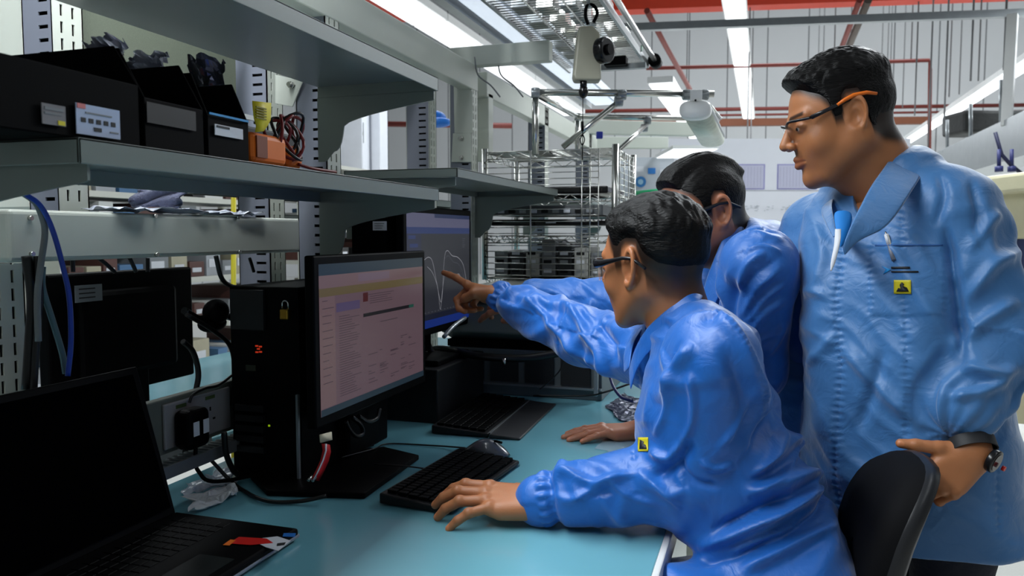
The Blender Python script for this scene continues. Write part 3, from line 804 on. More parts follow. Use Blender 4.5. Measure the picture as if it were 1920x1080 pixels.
# monitor with the graph
G0 = emitm('graph_grey', (58, 60, 70)); Gh = emitm('graph_header_blue', (50, 68, 128)); Gl = emitm('graph_lilac', (112, 112, 146)); Gd = emitm('graph_top_blue', (44, 58, 104)); Gw = emitm('graph_line_white', (190, 190, 200)); Gg = emitm('graph_line_grey', (105, 108, 120)); Gb = emitm('graph_box', (74, 82, 120)); Gk = emitm('graph_taskbar', (36, 40, 60)); Gblue = emitm('graph_bright_blue', (34, 60, 150))
R = [(0, 0, 1, 1, G0), (0, 0, 1, 0.035, Gd), (0, 0.035, 1, 0.12, Gl), (0, 0.0, 0.4, 0.035, Gl), (0, 0.12, 1, 0.175, Gh), (0, 0.175, 0.20, 0.88, emitm('graph_side', (52, 56, 84))), (0.02, 0.19, 0.12, 0.22, Gh), (0.04, 0.26, 0.15, 0.29, Gh), (0, 0.36, 0.21, 0.50, Gb), (0.01, 0.372, 0.20, 0.49, emitm('graph_box_fill', (58, 60, 96))), (0, 0.93, 1, 1, Gblue), (0, 0.88, 1, 0.93, Gk)]
for k in range(14): R.append((0.24+0.05*k, 0.86, 0.255+0.05*k, 0.866, Gg))
for k in range(5): R.append((0.86, 0.22+0.02*k, 0.86+rnd.uniform(0.03, 0.08), 0.226+0.02*k, Gg))
def smooth2(P): return [(p.x, p.y) for p in spline([(a, b, 0) for a, b in P], 6)]
c1 = smooth2([(0.24, 0.40), (0.30, 0.38), (0.36, 0.42), (0.42, 0.60), (0.48, 0.78), (0.51, 0.74), (0.55, 0.40), (0.60, 0.33), (0.68, 0.38), (0.78, 0.40), (0.88, 0.48), (0.94, 0.66)])
c2 = smooth2([(0.56, 0.40), (0.62, 0.38), (0.70, 0.44), (0.78, 0.46), (0.86, 0.54), (0.92, 0.70)])
c3 = smooth2([(0.28, 0.46), (0.36, 0.52), (0.44, 0.66), (0.48, 0.86), (0.52, 0.66), (0.57, 0.52), (0.64, 0.55), (0.72, 0.58), (0.80, 0.56), (0.88, 0.66)])
R += [('line', Gw, c1, 0.0010), ('line', Gg, c2, 0.0008), ('line', Gw, c3, 0.0008)]
m2 = monitor(1.86, 2.36, 1.012, 1.378, -0.905, R, 'black monitor showing white curves on a dark graph, being pointed at')
MB().box((-0.99, 2.04, 0.95), (-0.95, 2.14, 1.15)).build('stand_neck', black, m2, bevel=0.006)
MB().box((-1.03, 1.98, 0.932), (-0.86, 2.22, 0.946)).build('stand_foot', black, m2, bevel=0.003)
mb = MB(); mb.tube(spline([W(832, 632, 2.15), W(850, 612, 2.2), W(872, 596, 2.3)], 4), 0.006)
mb.build('lower_edge_grip', galv, m2)
# black box with a small label behind it
t = thing('computer_case', (-1.0, 1.93, 1.15), 'small black computer case with a white label left of the graph monitor', 'computer')
a = W(686, 386, 2.14); MB().box((a.x, 1.84, 1.10), (a.x+0.10, 1.98, 1.378)).build('body', black, t, bevel=0.003)
l0, l1 = onY(699, 415, 1.838), onY(725, 432, 1.838); MB().box((l0.x, 1.8375, l1.z), (l1.x, 1.839, l0.z)).build('label', labelwhite, t)
mb = MB()
for k in range(3): mb.box((l0.x+0.005, 1.8370, l0.z-0.007-k*0.006), (l1.x-0.007-k*0.003, 1.8376, l0.z-0.005-k*0.006))
mb.build('label_text', greyink, t)
# low stand under the graph monitor
one('monitor_riser', MB().box((-1.06, 1.93, ZT), (-0.84, 2.30, 0.93)), darkplastic, 'dark riser box that the graph monitor stands on', 'riser', bevel=0.004)

# tower computer in the shadow of the front monitor
t = thing('tower_computer', (-0.985, 1.58, ZT), 'black tower computer with a brass padlock behind the front monitor', 'computer')
MB().box((-1.075, 1.37, ZT), (-0.905, 1.76, 1.192)).build('case', black, t, bevel=0.004)
MB().box((-1.068, 1.362, 1.10), (-0.985, 1.372, 1.185)).build('power_supply_panel', darkplastic, t, bevel=0.002)
for k in range(5): MB().box((-1.06, 1.360, 0.84+k*0.022), (-0.99, 1.368, 0.853+k*0.022)).build('slot_cover', darkplastic, t)
MB().box((-0.912, 1.363, ZT+0.01), (-0.907, 1.37, 0.97)).build('edge_strip', galv, t)
pp = onY(485, 655, 1.362); rl = emitm('led_red', (220, 60, 30), 1.2)
for dx, dz in ((-0.004, 0.007), (0.005, 0.006), (-0.004, -0.006), (0.005, -0.005), (0.0, 0.001)): MB().box((pp.x+dx-0.003, 1.360, pp.z+dz-0.0015), (pp.x+dx+0.003, 1.3625, pp.z+dz+0.0015)).build('red_light', rl, t)
pp = onY(505, 798, 1.362); MB().box((pp.x-0.0018, 1.360, pp.z-0.0018), (pp.x+0.0018, 1.3625, pp.z+0.0018)).build('green_light', emitm('led_green', (150, 190, 20), 1.5), t)
pp = onY(470, 690, 1.362); MB().box((pp.x-0.012, 1.3615, pp.z-0.006), (pp.x+0.012, 1.363, pp.z+0.006)).build('faint_label', mat('olive_label', (30, 36, 20), 0.6), t)
pk = onY(535, 585, 1.352)
t = thing('padlock', (pk.x, 1.352, pk.z-0.022), 'small brass padlock hanging on the black tower computer', 'padlock')
MB().box((pk.x-0.010, 1.345, pk.z-0.016), (pk.x+0.010, 1.358, pk.z+0.006)).build('body', mat('brass', (150, 120, 45), 0.3, metal=1), t, bevel=0.003)
MB().tube([(pk.x-0.007, 1.352, pk.z+0.004)]+[(pk.x-0.007*math.cos(a), 1.352, pk.z+0.016+0.007*math.sin(a)) for a in [i*math.pi/8 for i in range(9)]]+[(pk.x+0.007, 1.352, pk.z+0.004)], 0.0017).build('shackle', chrome, t)

# ---------------- keyboards and mouse
def keyboard(A, B, wdt, side, label, palm=0.0, z=ZT):
    A, B = Vector(A), Vector(B); u = (B-A); u.z = 0; Ln = u.length; u.normalize(); v = Vector((-u.y, u.x, 0))*side; k = Vector((0, 0, 1))
    t = thing('keyboard', (A+B)/2+v*wdt/2, label, 'keyboard')
    P = lambda a, b, c: A*1.0+u*a+v*b+k*c
    A.z = z
    MB().prism([P(0, 0, 0.003), P(0, 0, 0.012), P(0, wdt, 0.024), P(0, wdt, 0.003)], u*Ln).build('case', darkplastic, t, bevel=0.003)
    mb = MB(); rows = 6; nk = 21; ky = (wdt-0.02)/rows; kx = (Ln-0.02)/nk
    for r in range(rows):
        i = 0
        while i < nk:
            wk = 6 if (r == 0 and i == 4) else 1
            if i in (15, 19) and wk == 1: pass
            b0 = 0.01+r*ky; zz = 0.012+0.012*(b0/wdt)+0.001
            c = P(0.01+(i+wk/2)*kx, b0+ky/2, zz+0.003); mb.obox(c, u*(kx*wk/2-0.0012), v*(ky/2-0.0014), k*0.0032); i += wk
    mb.build('keys', black, t, bevel=0.001, segs=1)['kind'] = 'stuff'
    if palm:
        MB().prism([P(0, -palm, 0.001), P(0, -palm, 0.006), P(0, -0.002, 0.011), P(0, -0.002, 0.001)], u*Ln).build('palm_rest', mat('palm_rest_grey', (42, 43, 46), 0.45), t, bevel=0.003)
        MB().obox(P(Ln*0.5, -0.003, 0.0125), u*Ln/2*0.97, v*0.0015, k*0.001).build('highlight_line', galv, t)  # thin metal bar standing in for the highlight along the palm rest
    return t
kb1 = keyboard(onZ(846, 968, ZT), onZ(974, 873, ZT), 0.155, 1, 'black keyboard under the seated man\'s left hand')
A = onZ(915, 822, ZT); B = onZ(992, 757, ZT)
kb2 = keyboard(A, B, 0.155, 1, 'black keyboard with a grey palm rest further along the bench', palm=0.085)
# rebuild of long axes is handled by the corner points above
mo = onZ(912, 852, ZT)
t = thing('computer_mouse', (mo.x, mo.y, ZT), 'dark grey computer mouse behind the near keyboard', 'mouse')
u = Vector((0.45, 0.9, 0)).normalized(); u = (onZ(955, 855, ZT)-onZ(865, 845, ZT)).normalized(); v = Vector((-u.y, u.x, 0))
mb = MB(); P = []
for i in range(11):
    a = i/10; rr = math.sin(math.pi*min(max(a, 0.02), 0.98))**0.45; P.append([])
    for j in range(15):
        ph = math.pi*j/14; hgt = 0.036*math.sin(math.pi*(0.12+0.76*a))**0.8*(1 if 1 else 0)
        P[-1].append(mo+u*(a-0.5)*0.115+v*math.cos(ph)*0.031*rr+Vector((0, 0, ZT-mo.z+0.001+hgt*rr*math.sin(ph)**0.7)))
mb.grid(P); mb.build('shell', mat('mouse_grey', (70, 74, 82), 0.28, coat=0.4), t, solid=0.002, subd=1)
MB().tube([mo+u*0.02+Vector((0, 0, 0.035)), mo+u*0.04+Vector((0, 0, 0.032))], 0.003).build('scroll_wheel', black, t)
one('mouse_cable', MB().tube(spline([mo+u*-0.055+Vector((0, 0, 0.01)), onZ(820, 836, ZT+0.004), onZ(730, 832, ZT+0.004), onZ(700, 842, ZT+0.016), onZ(640, 858, ZT+0.02)], 8), 0.002), cb, 'thin black mouse cable curving toward the front monitor foot', 'cable')
one('keyboard_cable', MB().tube(spline([onZ(822, 784, ZT+0.01), onZ(800, 772, ZT+0.004), onZ(780, 752, ZT+0.004), onZ(752, 744, ZT+0.004)], 8), 0.0018), cb, 'thin black cable leading from the far keyboard', 'cable')
one('keyboard_cable', MB().tube(spline([onZ(805, 880, ZT+0.006), onZ(760, 874, ZT+0.02), onZ(700, 870, ZT+0.02)], 8), 0.0018), cb, 'thin black cable leading from the near keyboard to the monitor foot', 'cable')
one('power_cable', MB().tube(spline([onZ(395, 862, ZT+0.06), onZ(440, 908, ZT+0.008), onZ(495, 938, ZT+0.006), onZ(560, 940, ZT+0.006), onZ(612, 930, ZT+0.016)], 8), 0.004), cb, 'black power cable curving over the desk below the tower computer', 'cable')

# ---------------- laptop in the near left corner
t = thing('laptop', (-0.87, 0.92, ZT), 'open black laptop with stickers at the near left corner', 'laptop')
hx, fx, y0, y1 = -0.998, -0.742, 0.74, 1.112
MB().box((hx, y0, ZT+0.003), (fx, y1, ZT+0.022)).build('base', black, t, bevel=0.005)
MB().box((hx+0.002, y0+0.002, ZT+0.005), (fx+0.0015, y1+0.0015, ZT+0.012)).build('silver_edge', galv, t, bevel=0.003)
lid = [(hx, 0), (hx-0.012, 0), (hx-0.084, 0.262), (hx-0.077, 0.264)]
MB().prism([(x, y0, ZT+0.018+z) for x, z in lid], (0, y1-y0, 0)).build('lid', black, t, bevel=0.003)
s = [(hx+0.0004, 0.016), (hx-0.0745, 0.252)]
MB().add([(s[0][0]+0.0008, y0+0.014, ZT+0.018+s[0][1]), (s[0][0]+0.0008, y1-0.014, ZT+0.018+s[0][1]), (s[1][0]+0.0010, y1-0.014, ZT+0.018+s[1][1]), (s[1][0]+0.0010, y0+0.014, ZT+0.018+s[1][1])], [(0, 1, 2, 3)], False).build('dark_screen', mat('screen_off', (3, 3, 4), 0.8, spec=0.0), t)
mb = MB()
for i in range(6):
    for j in range(16):
        mb.box((hx+0.025+i*0.0185, y0+0.02+j*0.0207, ZT+0.022), (hx+0.0415+i*0.0185, y0+0.0385+j*0.0207, ZT+0.0235))
mb.build('keys', black, t, bevel=0.0008, segs=1)['kind'] = 'stuff'
MB().box((fx-0.085, 0.86, ZT+0.022), (fx-0.02, 0.97, ZT+0.0225)).build('touchpad', blackgloss, t)
def sticker(name, P, m_, z=ZT+0.0228): return MB().prism([onZ(px, py, z) for px, py in P], (0, 0, 0.0004)).build(name, m_, t)
sticker('white_sticker', [(470, 1012), (520, 1006), (545, 1014), (522, 1033), (498, 1026)], labelwhite)
sticker('red_sticker', [(428, 1019), (448, 1007), (500, 1010), (512, 1018), (470, 1022)], redc, ZT+0.0233)
sticker('yellow_sticker', [(418, 1022), (432, 1012), (442, 1013), (430, 1023)], orange, ZT+0.0236)
sticker('blue_sticker', [(532, 1000), (555, 1000), (553, 1007), (530, 1006)], mat('sticker_blue', (40, 110, 190), 0.4))
sticker('barcode', [(520, 1019), (536, 1017), (533, 1022), (519, 1024)], ink, ZT+0.0233)

# ---------------- crumpled film and bags
def crumple(name, corners, z, amp, material, label, cat, n=22, seed=1, drape=None, group=None):
    """a thin crumpled sheet over a desk-space quad; corners given as world points"""
    a, b, c_, d_ = [Vector(p) for p in corners]; rows = []
    for i in range(n+1):
        row = []
        for j in range(n+1):
            u, v = i/n, j/n; p = a*(1-u)*(1-v)+b*u*(1-v)+c_*u*v+d_*(1-u)*v
            q = np.array([[p.x, p.y, 0.1*seed]], dtype=np.float32)
            h_ = abs(float(noise(q, 38, seed)[0]))+0.5*abs(float(noise(q, 85, seed)[0]))
            e = 0.012*float(noise(q, 45, seed+5)[0])
            row.append(p+Vector((e, e, amp*h_+0.001)))
        rows.append(row)
    return one(name, MB().grid(rows, smooth=False), material, label, cat, group, solid=0.0006)
film = mat('clear_film', (205, 212, 225), 0.18, var=0.1, alpha=0.55, spec=0.8)
antistat = mat('antistatic_film', (70, 74, 98), 0.18, metal=0.45, var=0.3, vs=30, alpha=0.9)
foil = mat('silver_film', (196, 200, 214), 0.25, metal=0.5, var=0.25, vs=30)
crumple('plastic_wrapper', [onZ(347, 915, ZT+.001), onZ(440, 880, ZT+.001), onZ(445, 912, ZT+.001), onZ(352, 932, ZT+.001)], ZT, 0.014, film, 'upper crumpled clear wrapper behind the laptop', 'wrapper', seed=2)
crumple('plastic_wrapper', [onZ(348, 942, ZT+.001), onZ(445, 905, ZT+.001), onZ(446, 935, ZT+.001), onZ(372, 968, ZT+.001)], ZT, 0.016, mat('white_film', (225, 228, 232), 0.2, var=0.1, alpha=0.8), 'lower crumpled white wrapper between laptop and monitor foot', 'wrapper', seed=4)
crumple('antistatic_bag', [onZ(1133, 765, ZT+.001), onZ(1172, 738, ZT+.001), onZ(1230, 770, ZT+.001), onZ(1190, 806, ZT+.001)], ZT, 0.006, antistat, 'dark blue antistatic bag by the seated man\'s chest', 'bag', seed=6)
crumple('clear_sheet', [onZ(1112, 843, ZT+.0005), onZ(1150, 812, ZT+.0005), onZ(1220, 826, ZT+.0005), onZ(1200, 862, ZT+.0005)], ZT, 0.002, mat('clear_sheet_film', (200, 215, 225), 0.1, alpha=0.22, var=0.02), 'clear plastic sheet under the leaning man\'s hand', 'sheet', seed=8)
tz = 1.343
crumple('foil_bag', [onZ(190, 392, tz) if False else Vector((-1.24, 1.16, tz)), Vector((-1.165, 1.16, tz)), Vector((-1.16, 1.62, tz)), Vector((-1.24, 1.62, tz))], tz, 0.012, foil, 'crumpled silver bag lying on the cable trunking', 'bag', seed=10)
rows = []
for i in range(9):
    rows.append([W(240+92*j/8+18*(1-i/8), 354+34*i/8+2*math.sin(j), 1.62)+Vector((0, 0.01*math.sin(i+j), 0)) for j in range(9)])
one('bubble_bag', MB().grid(rows), mat('bubble_film', (120, 124, 152), 0.3, bump=0.5, bs=300, alpha=0.9), 'bluish bubble bag propped up behind the silver bag', 'bag', solid=0.006)
# ---------------- boxes and gadgets on the lower shelf
SZ = 1.4125
def open_bin(x0, x1, y0, y1, h, label, slope=0.35, front=0.45):
    t = thing('parts_bin', ((x0+x1)/2, (y0+y1)/2, SZ), label, 'bin')
    mb = MB(); th = 0.003
    mb.box((x0, y0, SZ), (x1, y1, SZ+th)); mb.box((x0, y0, SZ), (x0+th, y1, SZ+h))
    for y in (y0, y1-th):
        mb.prism([(x0, y, SZ), (x1, y, SZ), (x1, y, SZ+h*front), (x1-(x1-x0)*slope, y, SZ+h), (x0, y, SZ+h)], (0, th, 0))
    mb.box((x1-th, y0, SZ), (x1, y1, SZ+h*front))
    mb.build('shell', mat('black_bin', (4, 4, 5), 0.7, spec=0.08), t, bevel=0.002)
    return t
b1 = open_bin(-1.04, -0.764, 0.58, 0.808, 0.130, 'largest black parts bin with paper labels at the near end', 0.13, 0.60)
def shelf_label(parent, px0, py0, px1, py1, X, m_, name, kids=()):
    a, b = onX(px0, py0, X), onX(px1, py1, X)
    o = MB().box((X-0.0012, a.y, b.z), (X, b.y, a.z)).build(name, m_, parent)
    for (u0, v0, u1, v1, mm) in kids:
        MB().box((X, a.y+(b.y-a.y)*u0, a.z+(b.z-a.z)*v1), (X+0.0008, a.y+(b.y-a.y)*u1, a.z+(b.z-a.z)*v0)).build('print', mm, o)
    return o
lb = mat('pale_blue_label', (170, 184, 212), 0.6)
b2 = open_bin(-1.04, -0.764, 0.816, 0.928, 0.130, 'middle black parts bin holding antistatic film', 0.14, 0.50)
b3 = open_bin(-1.04, -0.764, 0.936, 1.030, 0.121, 'smallest black parts bin with a blue strip on its rim', 0.10, 0.50)
shelf_label(b1, 78, 192, 124, 238, -0.760, mat('grey_paper', (120, 118, 122), 0.6), 'paper_label', [(0.1, 0.15, 0.9, 0.3, greyink), (0.1, 0.4, 0.8, 0.5, greyink), (0.65, 0.75, 0.95, 0.97, yellow)])
shelf_label(b1, 142, 192, 226, 262, -0.760, lb, 'paper_label', [(0.02, 0.0, 0.2, 0.16, mat('pale_red', (205, 120, 120), 0.6))]+[(0.1+0.17*k, 0.45, 0.2+0.17*k, 0.6, ink) for k in range(5)]+[(0.38, 0.72, 0.55, 0.85, ink), (0.2, 0.25, 0.8, 0.3, greyink), (0.75, 0.78, 0.95, 0.83, greyink)])
shelf_label(b2, 275, 190, 368, 246, -0.7605, mat('dark_grey_label', (20, 21, 22), 0.5), 'dark_label')
shelf_label(b3, 403, 232, 456, 262, -0.7605, labelwhite, 'paper_label', [(0.05, 0.1, 0.5, 0.3, ink)])
shelf_label(b3, 393, 214, 466, 226, -0.759, mat('cyan_strip', (30, 140, 200), 0.5), 'blue_strip')
def spill(px0, py0, px1, py1, d, seed, label, m_=None):
    rows = []
    for i in range(15):
        row = []
        for j in range(15):
            u, v = j/14, i/14; q = np.array([[u*3, v*3, seed]], dtype=np.float32)
            e = float(noise(q, 1.6, seed)[0]); e2 = float(noise(q, 3.4, seed+2)[0])
            row.append(W(px0+(px1-px0)*u+14*e*(v-0.2), py0+(py1-py0)*v+10*e2, d)+FH*(0.03*e+0.015*e2))
        rows.append(row)
    return one('antistatic_bag', MB().grid(rows, smooth=False), m_ or antistat, label, 'bag', solid=0.0008)
spill(232, 98, 312, 150, 1.17, 3, 'antistatic bag sticking out of the middle parts bin', foil)
spill(352, 112, 420, 205, 1.28, 5, 'antistatic bag hanging out over the smallest parts bin')
spill(175, 70, 226, 110, 1.10, 9, 'silvery film tip poking up behind the largest bin', foil)
# grey tray and orange multimeter with coiled leads
one('document_tray', MB().box((-1.06, 1.06, SZ), (-0.88, 1.34, SZ+0.082)), mat('dark_tray', (36, 40, 42), 0.5), 'dark grey tray behind the orange meter', 'tray', bevel=0.004)
t = thing('multimeter', (-0.80, 1.12, SZ), 'orange multimeter with coiled red and black leads on the shelf', 'multimeter')
MB().box((-0.86, 1.04, SZ+0.001), (-0.765, 1.135, SZ+0.050)).build('orange_holster', orange, t, bevel=0.010, segs=3)
MB().box((-0.765, 1.048, SZ+0.010), (-0.762, 1.075, SZ+0.044)).build('face', mat('meter_face', (120, 52, 16), 0.5), t)
MB().box((-0.85, 1.15, SZ+0.002), (-0.775, 1.20, SZ+0.042)).build('orange_clamp', orange, t, bevel=0.012, segs=3)
for k in range(7):
    c = Vector((-0.785+0.005*(k % 3), 1.135+0.007*k, SZ+0.046)); rr = 0.034+0.003*(k % 3)
    pts = [c+Vector((0.012*math.sin(a*2+k), rr*0.8*math.cos(a), rr*math.sin(a)+0.002*k)) for a in [i*2*math.pi/24 for i in range(25)]]
    MB().tube(pts, 0.0028, 6).build('lead', [mat('red_lead', (110, 16, 16), 0.4), cb][k % 2], t)
MB().tube(spline([(-0.775, 1.18, SZ+0.01), (-0.765, 1.21, SZ+0.005), (-0.76, 1.28, SZ+0.004)], 6), 0.0028).build('lead', MATS['red_lead'], t)
tg = [[(473, 189), (508, 193)], [(474, 205), (508, 208)], [(476, 222), (507, 225)], [(480, 236), (500, 238)], [(478, 248), (494, 246)]]
tagm = one('yellow_tag', MB().grid([[onX(a[0], a[1], -0.762), onX((a[0]+b[0])/2, (a[1]+b[1])/2, -0.756), onX(b[0], b[1], -0.762)] for a, b in tg]), yellow, 'yellow paper tag standing between the bins and the orange meter', 'tag', solid=0.001)
mb = MB()
for k in range(5):
    a, b = onX(481, 200+k*5, -0.7535), onX(500, 202+k*5, -0.7535); mb.box((-0.7555, a.y, a.z-0.001), (-0.7535, b.y, a.z+0.001))
o = mb.build('tag_text', mat('olive_print', (120, 112, 25), 0.6), tagm)

# pen in the breast pocket is built with the coat; see the people section
# ---------------- cables at the left
def cable(pts, r, m_, label, X=-1.12, cat='cable'):
    return one('cable', MB().tube(spline([onX(px, py, X) for px, py in pts], 8), r), m_, label, cat)
cable([(45, 362), (75, 385), (98, 430), (118, 500), (130, 560), (133, 640), (127, 705)], 0.0042, bluecable, 'bright blue cable arching down in front of the trunking', -1.10)
cable([(42, 362), (66, 380), (80, 410), (84, 440), (76, 500), (70, 560), (72, 640)], 0.0050, greycable, 'grey cable hanging beside the blue one', -1.11)
cable([(80, 500), (80, 540), (98, 600), (116, 660), (123, 700)], 0.0050, tealcable, 'grey-green cable slanting down behind the blue one', -1.12)
cable([(50, 480), (60, 560), (56, 640), (50, 730)], 0.008, cb, 'thick black cable bundle hanging at the left edge', -1.13)
cable([(70, 480), (74, 560), (68, 640), (62, 740)], 0.006, cb, 'black cable just right of the thick black bundle', -1.12)
cable([(405, 480), (415, 520), (432, 536), (455, 540)], 0.005, cb, 'black cable hooking from the trunking to the tower', -1.10)
cable([(343, 640), (362, 660), (372, 700), (366, 740)], 0.006, cb, 'black cable dropping behind the socket rail', -1.14)
cable([(350, 590), (400, 620), (432, 650), (440, 700), (436, 760)], 0.005, cb, 'black cable from the headset down to the tower', -1.10)
cable([(355, 755), (362, 740), (385, 728), (410, 722), (440, 700)], 0.003, cb, 'thin black lead rising from the mains plug', -1.08)
cable([(420, 810), (424, 850), (436, 880), (446, 890)], 0.006, cb, 'short black cable dropping onto the desk beside the tower', -1.04)
for k, (x0, x1) in enumerate(((185, 215), (243, 255), (136, 137), (277, 277), (468, 476))):
    cable([(x0, 484), ((x0+x1)/2, 496), (x1, 510)], 0.004, cb, ['second', 'fourth', 'leftmost', 'third', 'rightmost'][0 if k == 0 else k]+' stub of black cable under the trunking from the left', -1.20)['group'] = 'cable stubs under the trunking'
t = thing('headset', onX(400, 600, -1.12), 'black headset hanging between the rear monitor and the tower', 'headset')
MB().ball(onX(405, 585, -1.12), (0.025, 0.032, 0.028)).build('ear_cup', black, t)
MB().ball(onX(398, 606, -1.13), (0.022, 0.04, 0.02)).build('ear_cup', black, t)
MB().tube(spline([onX(345, 582, -1.12), onX(375, 598, -1.12), onX(410, 590, -1.12), onX(450, 600, -1.12)], 6), 0.008).build('headband', blackgloss, t)

# rear bench: monitor seen from behind, white units, keyboards
t = thing('monitor', (-1.5, 1.53, ZT), 'black monitor seen from behind on the far bench, with a pale label', 'monitor')
MB().box((-1.52, 1.29, 0.915), (-1.488, 1.745, 1.212)).build('rear_shell', black, t, bevel=0.006)
MB().box((-1.488, 1.36, 0.96), (-1.462, 1.66, 1.17)).build('rear_bulge', black, t, bevel=0.015)
MB().box((-1.50, 1.49, ZT+0.01), (-1.47, 1.56, 1.0)).build('stand_neck', black, t, bevel=0.004)
MB().box((-1.58, 1.42, ZT), (-1.40, 1.64, ZT+0.012)).build('stand_foot', black, t, bevel=0.003)
a, b = onX(140, 536, -1.461), onX(192, 563, -1.461)
lq = MB().box((-1.462, a.y, b.z), (-1.4605, b.y, a.z)).build('label', mat('grey_label', (112, 118, 124), 0.6), t)
mb = MB()
for k in range(3): mb.box((-1.4605, a.y+0.01, a.z-0.010-k*0.010), (-1.460, b.y-0.02, a.z-0.007-k*0.010))
mb.build('label_text', ink, lq)
def far_box(x0, x1, y0, y1, z0, z1, m_, label, cat, name, bevel=0.003, ports=0):
    t = thing(name, ((x0+x1)/2, (y0+y1)/2, z0), label, cat)
    MB().box((x0, y0, z0), (x1, y1, z1)).build('case', m_, t, bevel=bevel)
    for k in range(ports):
        MB().box((x1-0.001, y1-0.02-0.022*(k//2)-0.016, z0+0.012+0.022*(k % 2)), (x1+0.001, y1-0.02-0.022*(k//2), z0+0.028+0.022*(k % 2))).build('port', slotblack, t)
    return t
far_box(-1.55, -1.25, 1.32, 1.52, ZT+0.001, 0.865, mat('grey_unit', (150, 152, 152), 0.5), 'pale grey box unit with dark ports beside the rear monitor', 'unit', 'test_unit', ports=8)
far_box(-1.7, -1.30, 0.95, 1.28, ZT+0.001, 0.87, mat('grey_unit_two', (120, 122, 118), 0.5), 'flat grey unit on the far bench behind the laptop', 'unit', 'test_unit')
keyboard((-1.42, 1.72, ZT), (-1.42, 2.14, ZT), 0.15, 1, 'black keyboard on the far bench seen past the rear monitor')
keyboard((-1.95, 1.15, ZT+0.12), (-1.95, 1.55, ZT+0.12), 0.14, 1, 'black keyboard at the far left edge', z=ZT+0.12)
one('keyboard_box', MB().box((-2.12, 1.10, ZT+0.001), (-1.93, 1.60, ZT+0.119)), mat('box_grey', (96, 98, 100), 0.5), 'grey box under the leftmost keyboard', 'box')

# ---------------- stacked instruments at the end of the bench
t = thing('rack_server', (-0.73, 2.5, ZT), 'grey rack mount chassis with three mesh panels on the bench', 'server')
MB().box((-0.99, 2.36, ZT), (-0.47, 2.80, 0.93)).build('chassis', mat('chassis_grey', (92, 100, 102), 0.45), t, bevel=0.003)
for k in range(4):
    x0 = -0.955+k*0.118
    MB().box((x0, 2.352, ZT+0.045), (x0+0.095, 2.36, 0.912)).build('mesh_panel', mat('mesh_dark', (26, 30, 34), 0.6, bump=0.8, bs=900), t)
MB().box((-0.99, 2.345, ZT+0.034), (-0.47, 2.36, ZT+0.040)).build('bright_lip', galv, t)
for x in (-0.49, -0.975): MB().box((x, 2.33, ZT+0.02), (x+0.012, 2.36, 0.91)).build('rack_ear', galv, t, bevel=0.002)
t = thing('bench_instrument', (-0.73, 2.5, 0.94), 'broad grey instrument stacked on the mesh fronted chassis', 'instrument')
MB().prism([(-1.0, 2.40, 0.955), (-1.0, 2.32, 0.985), (-1.0, 2.34, 1.075), (-1.0, 2.40, 1.095), (-1.0, 2.85, 1.095), (-1.0, 2.85, 0.955)], (0.56, 0, 0)).build('case', mat('instrument_grey', (108, 116, 112), 0.5), t, bevel=0.006)
MB().box((-0.99, 2.36, 0.932), (-0.45, 2.84, 0.955)).build('black_base', black, t)
for x in (-0.95, -0.52): MB().cyl((x, 2.318, 1.05), (x, 2.312, 1.05), 0.004, 8).build('screw', slotblack, t)
one('folded_cloth_pad', MB().box((-1.0, 2.45, 1.097), (-0.42, 3.3, 1.118)), mat('pale_board', (188, 190, 182), 0.5), 'pale board lying over the instrument under the wire rack', 'board', bevel=0.004)
one('black_bar_unit', MB().box((-0.98, 2.30, 1.097), (-0.62, 2.42, 1.125)), black, 'flat black unit on the instrument behind the pointing hand', 'unit', bevel=0.004)
hs = onZ(862, 735, ZT)
mb = MB(); mb.ball(hs+Vector((0.0, 0.02, 0.035)), (0.05, 0.055, 0.045)); mb.ball(hs+Vector((0.14, 0.06, 0.02)), (0.13, 0.05, 0.022)); mb.ball(hs+Vector((0.3, 0.06, 0.016)), (0.09, 0.04, 0.016))
one('desk_phone', mb, black, 'dark handset lying in front of the mesh fronted chassis', 'handset')
one('signal_cable', MB().tube(spline([W(1000, 742, 2.4), W(1100, 742, 2.35), W(1135, 735, 2.3), W(1180, 720, 2.3)], 6), 0.003), cb, 'black cable lying across the chassis front', 'cable')
one('signal_cable', MB().tube(spline([W(1060, 650, 2.33), W(1052, 690, 2.33), W(1030, 715, 2.33), W(1012, 730, 2.33)], 6), 0.002), cb, 'thin cable curling over the mesh panels', 'cable')
one('signal_cable', MB().tube(spline([W(1142, 700, 2.3), W(1150, 725, 2.25), W(1165, 745, 2.2), W(1185, 752, 2.15)], 6), 0.0045), mat('navy_cable2', (28, 32, 80), 0.4), 'dark blue cable curling by the seated man\'s elbow', 'cable')
one('cable_bundle', MB().tube(spline([W(800, 660, 2.42), W(830, 655, 2.38), W(900, 668, 2.30), W(980, 672, 2.30), W(1060, 660, 2.32)], 6), 0.012).tube(spline([W(800, 640, 2.35), W(815, 680, 2.35), W(800, 720, 2.3)], 6), 0.01), cb, 'black cable bundle between the instrument and the chassis', 'cable')
for k, (px, py) in enumerate(((945, 680), (1053, 668))):
    one('cable_connector', MB().cyl(W(px, py-8, 2.26), W(px, py+4, 2.26), 0.005, 8), chrome, ['small silver connector left of the chassis centre', 'small silver connector right of the chassis centre'][k], 'connector')

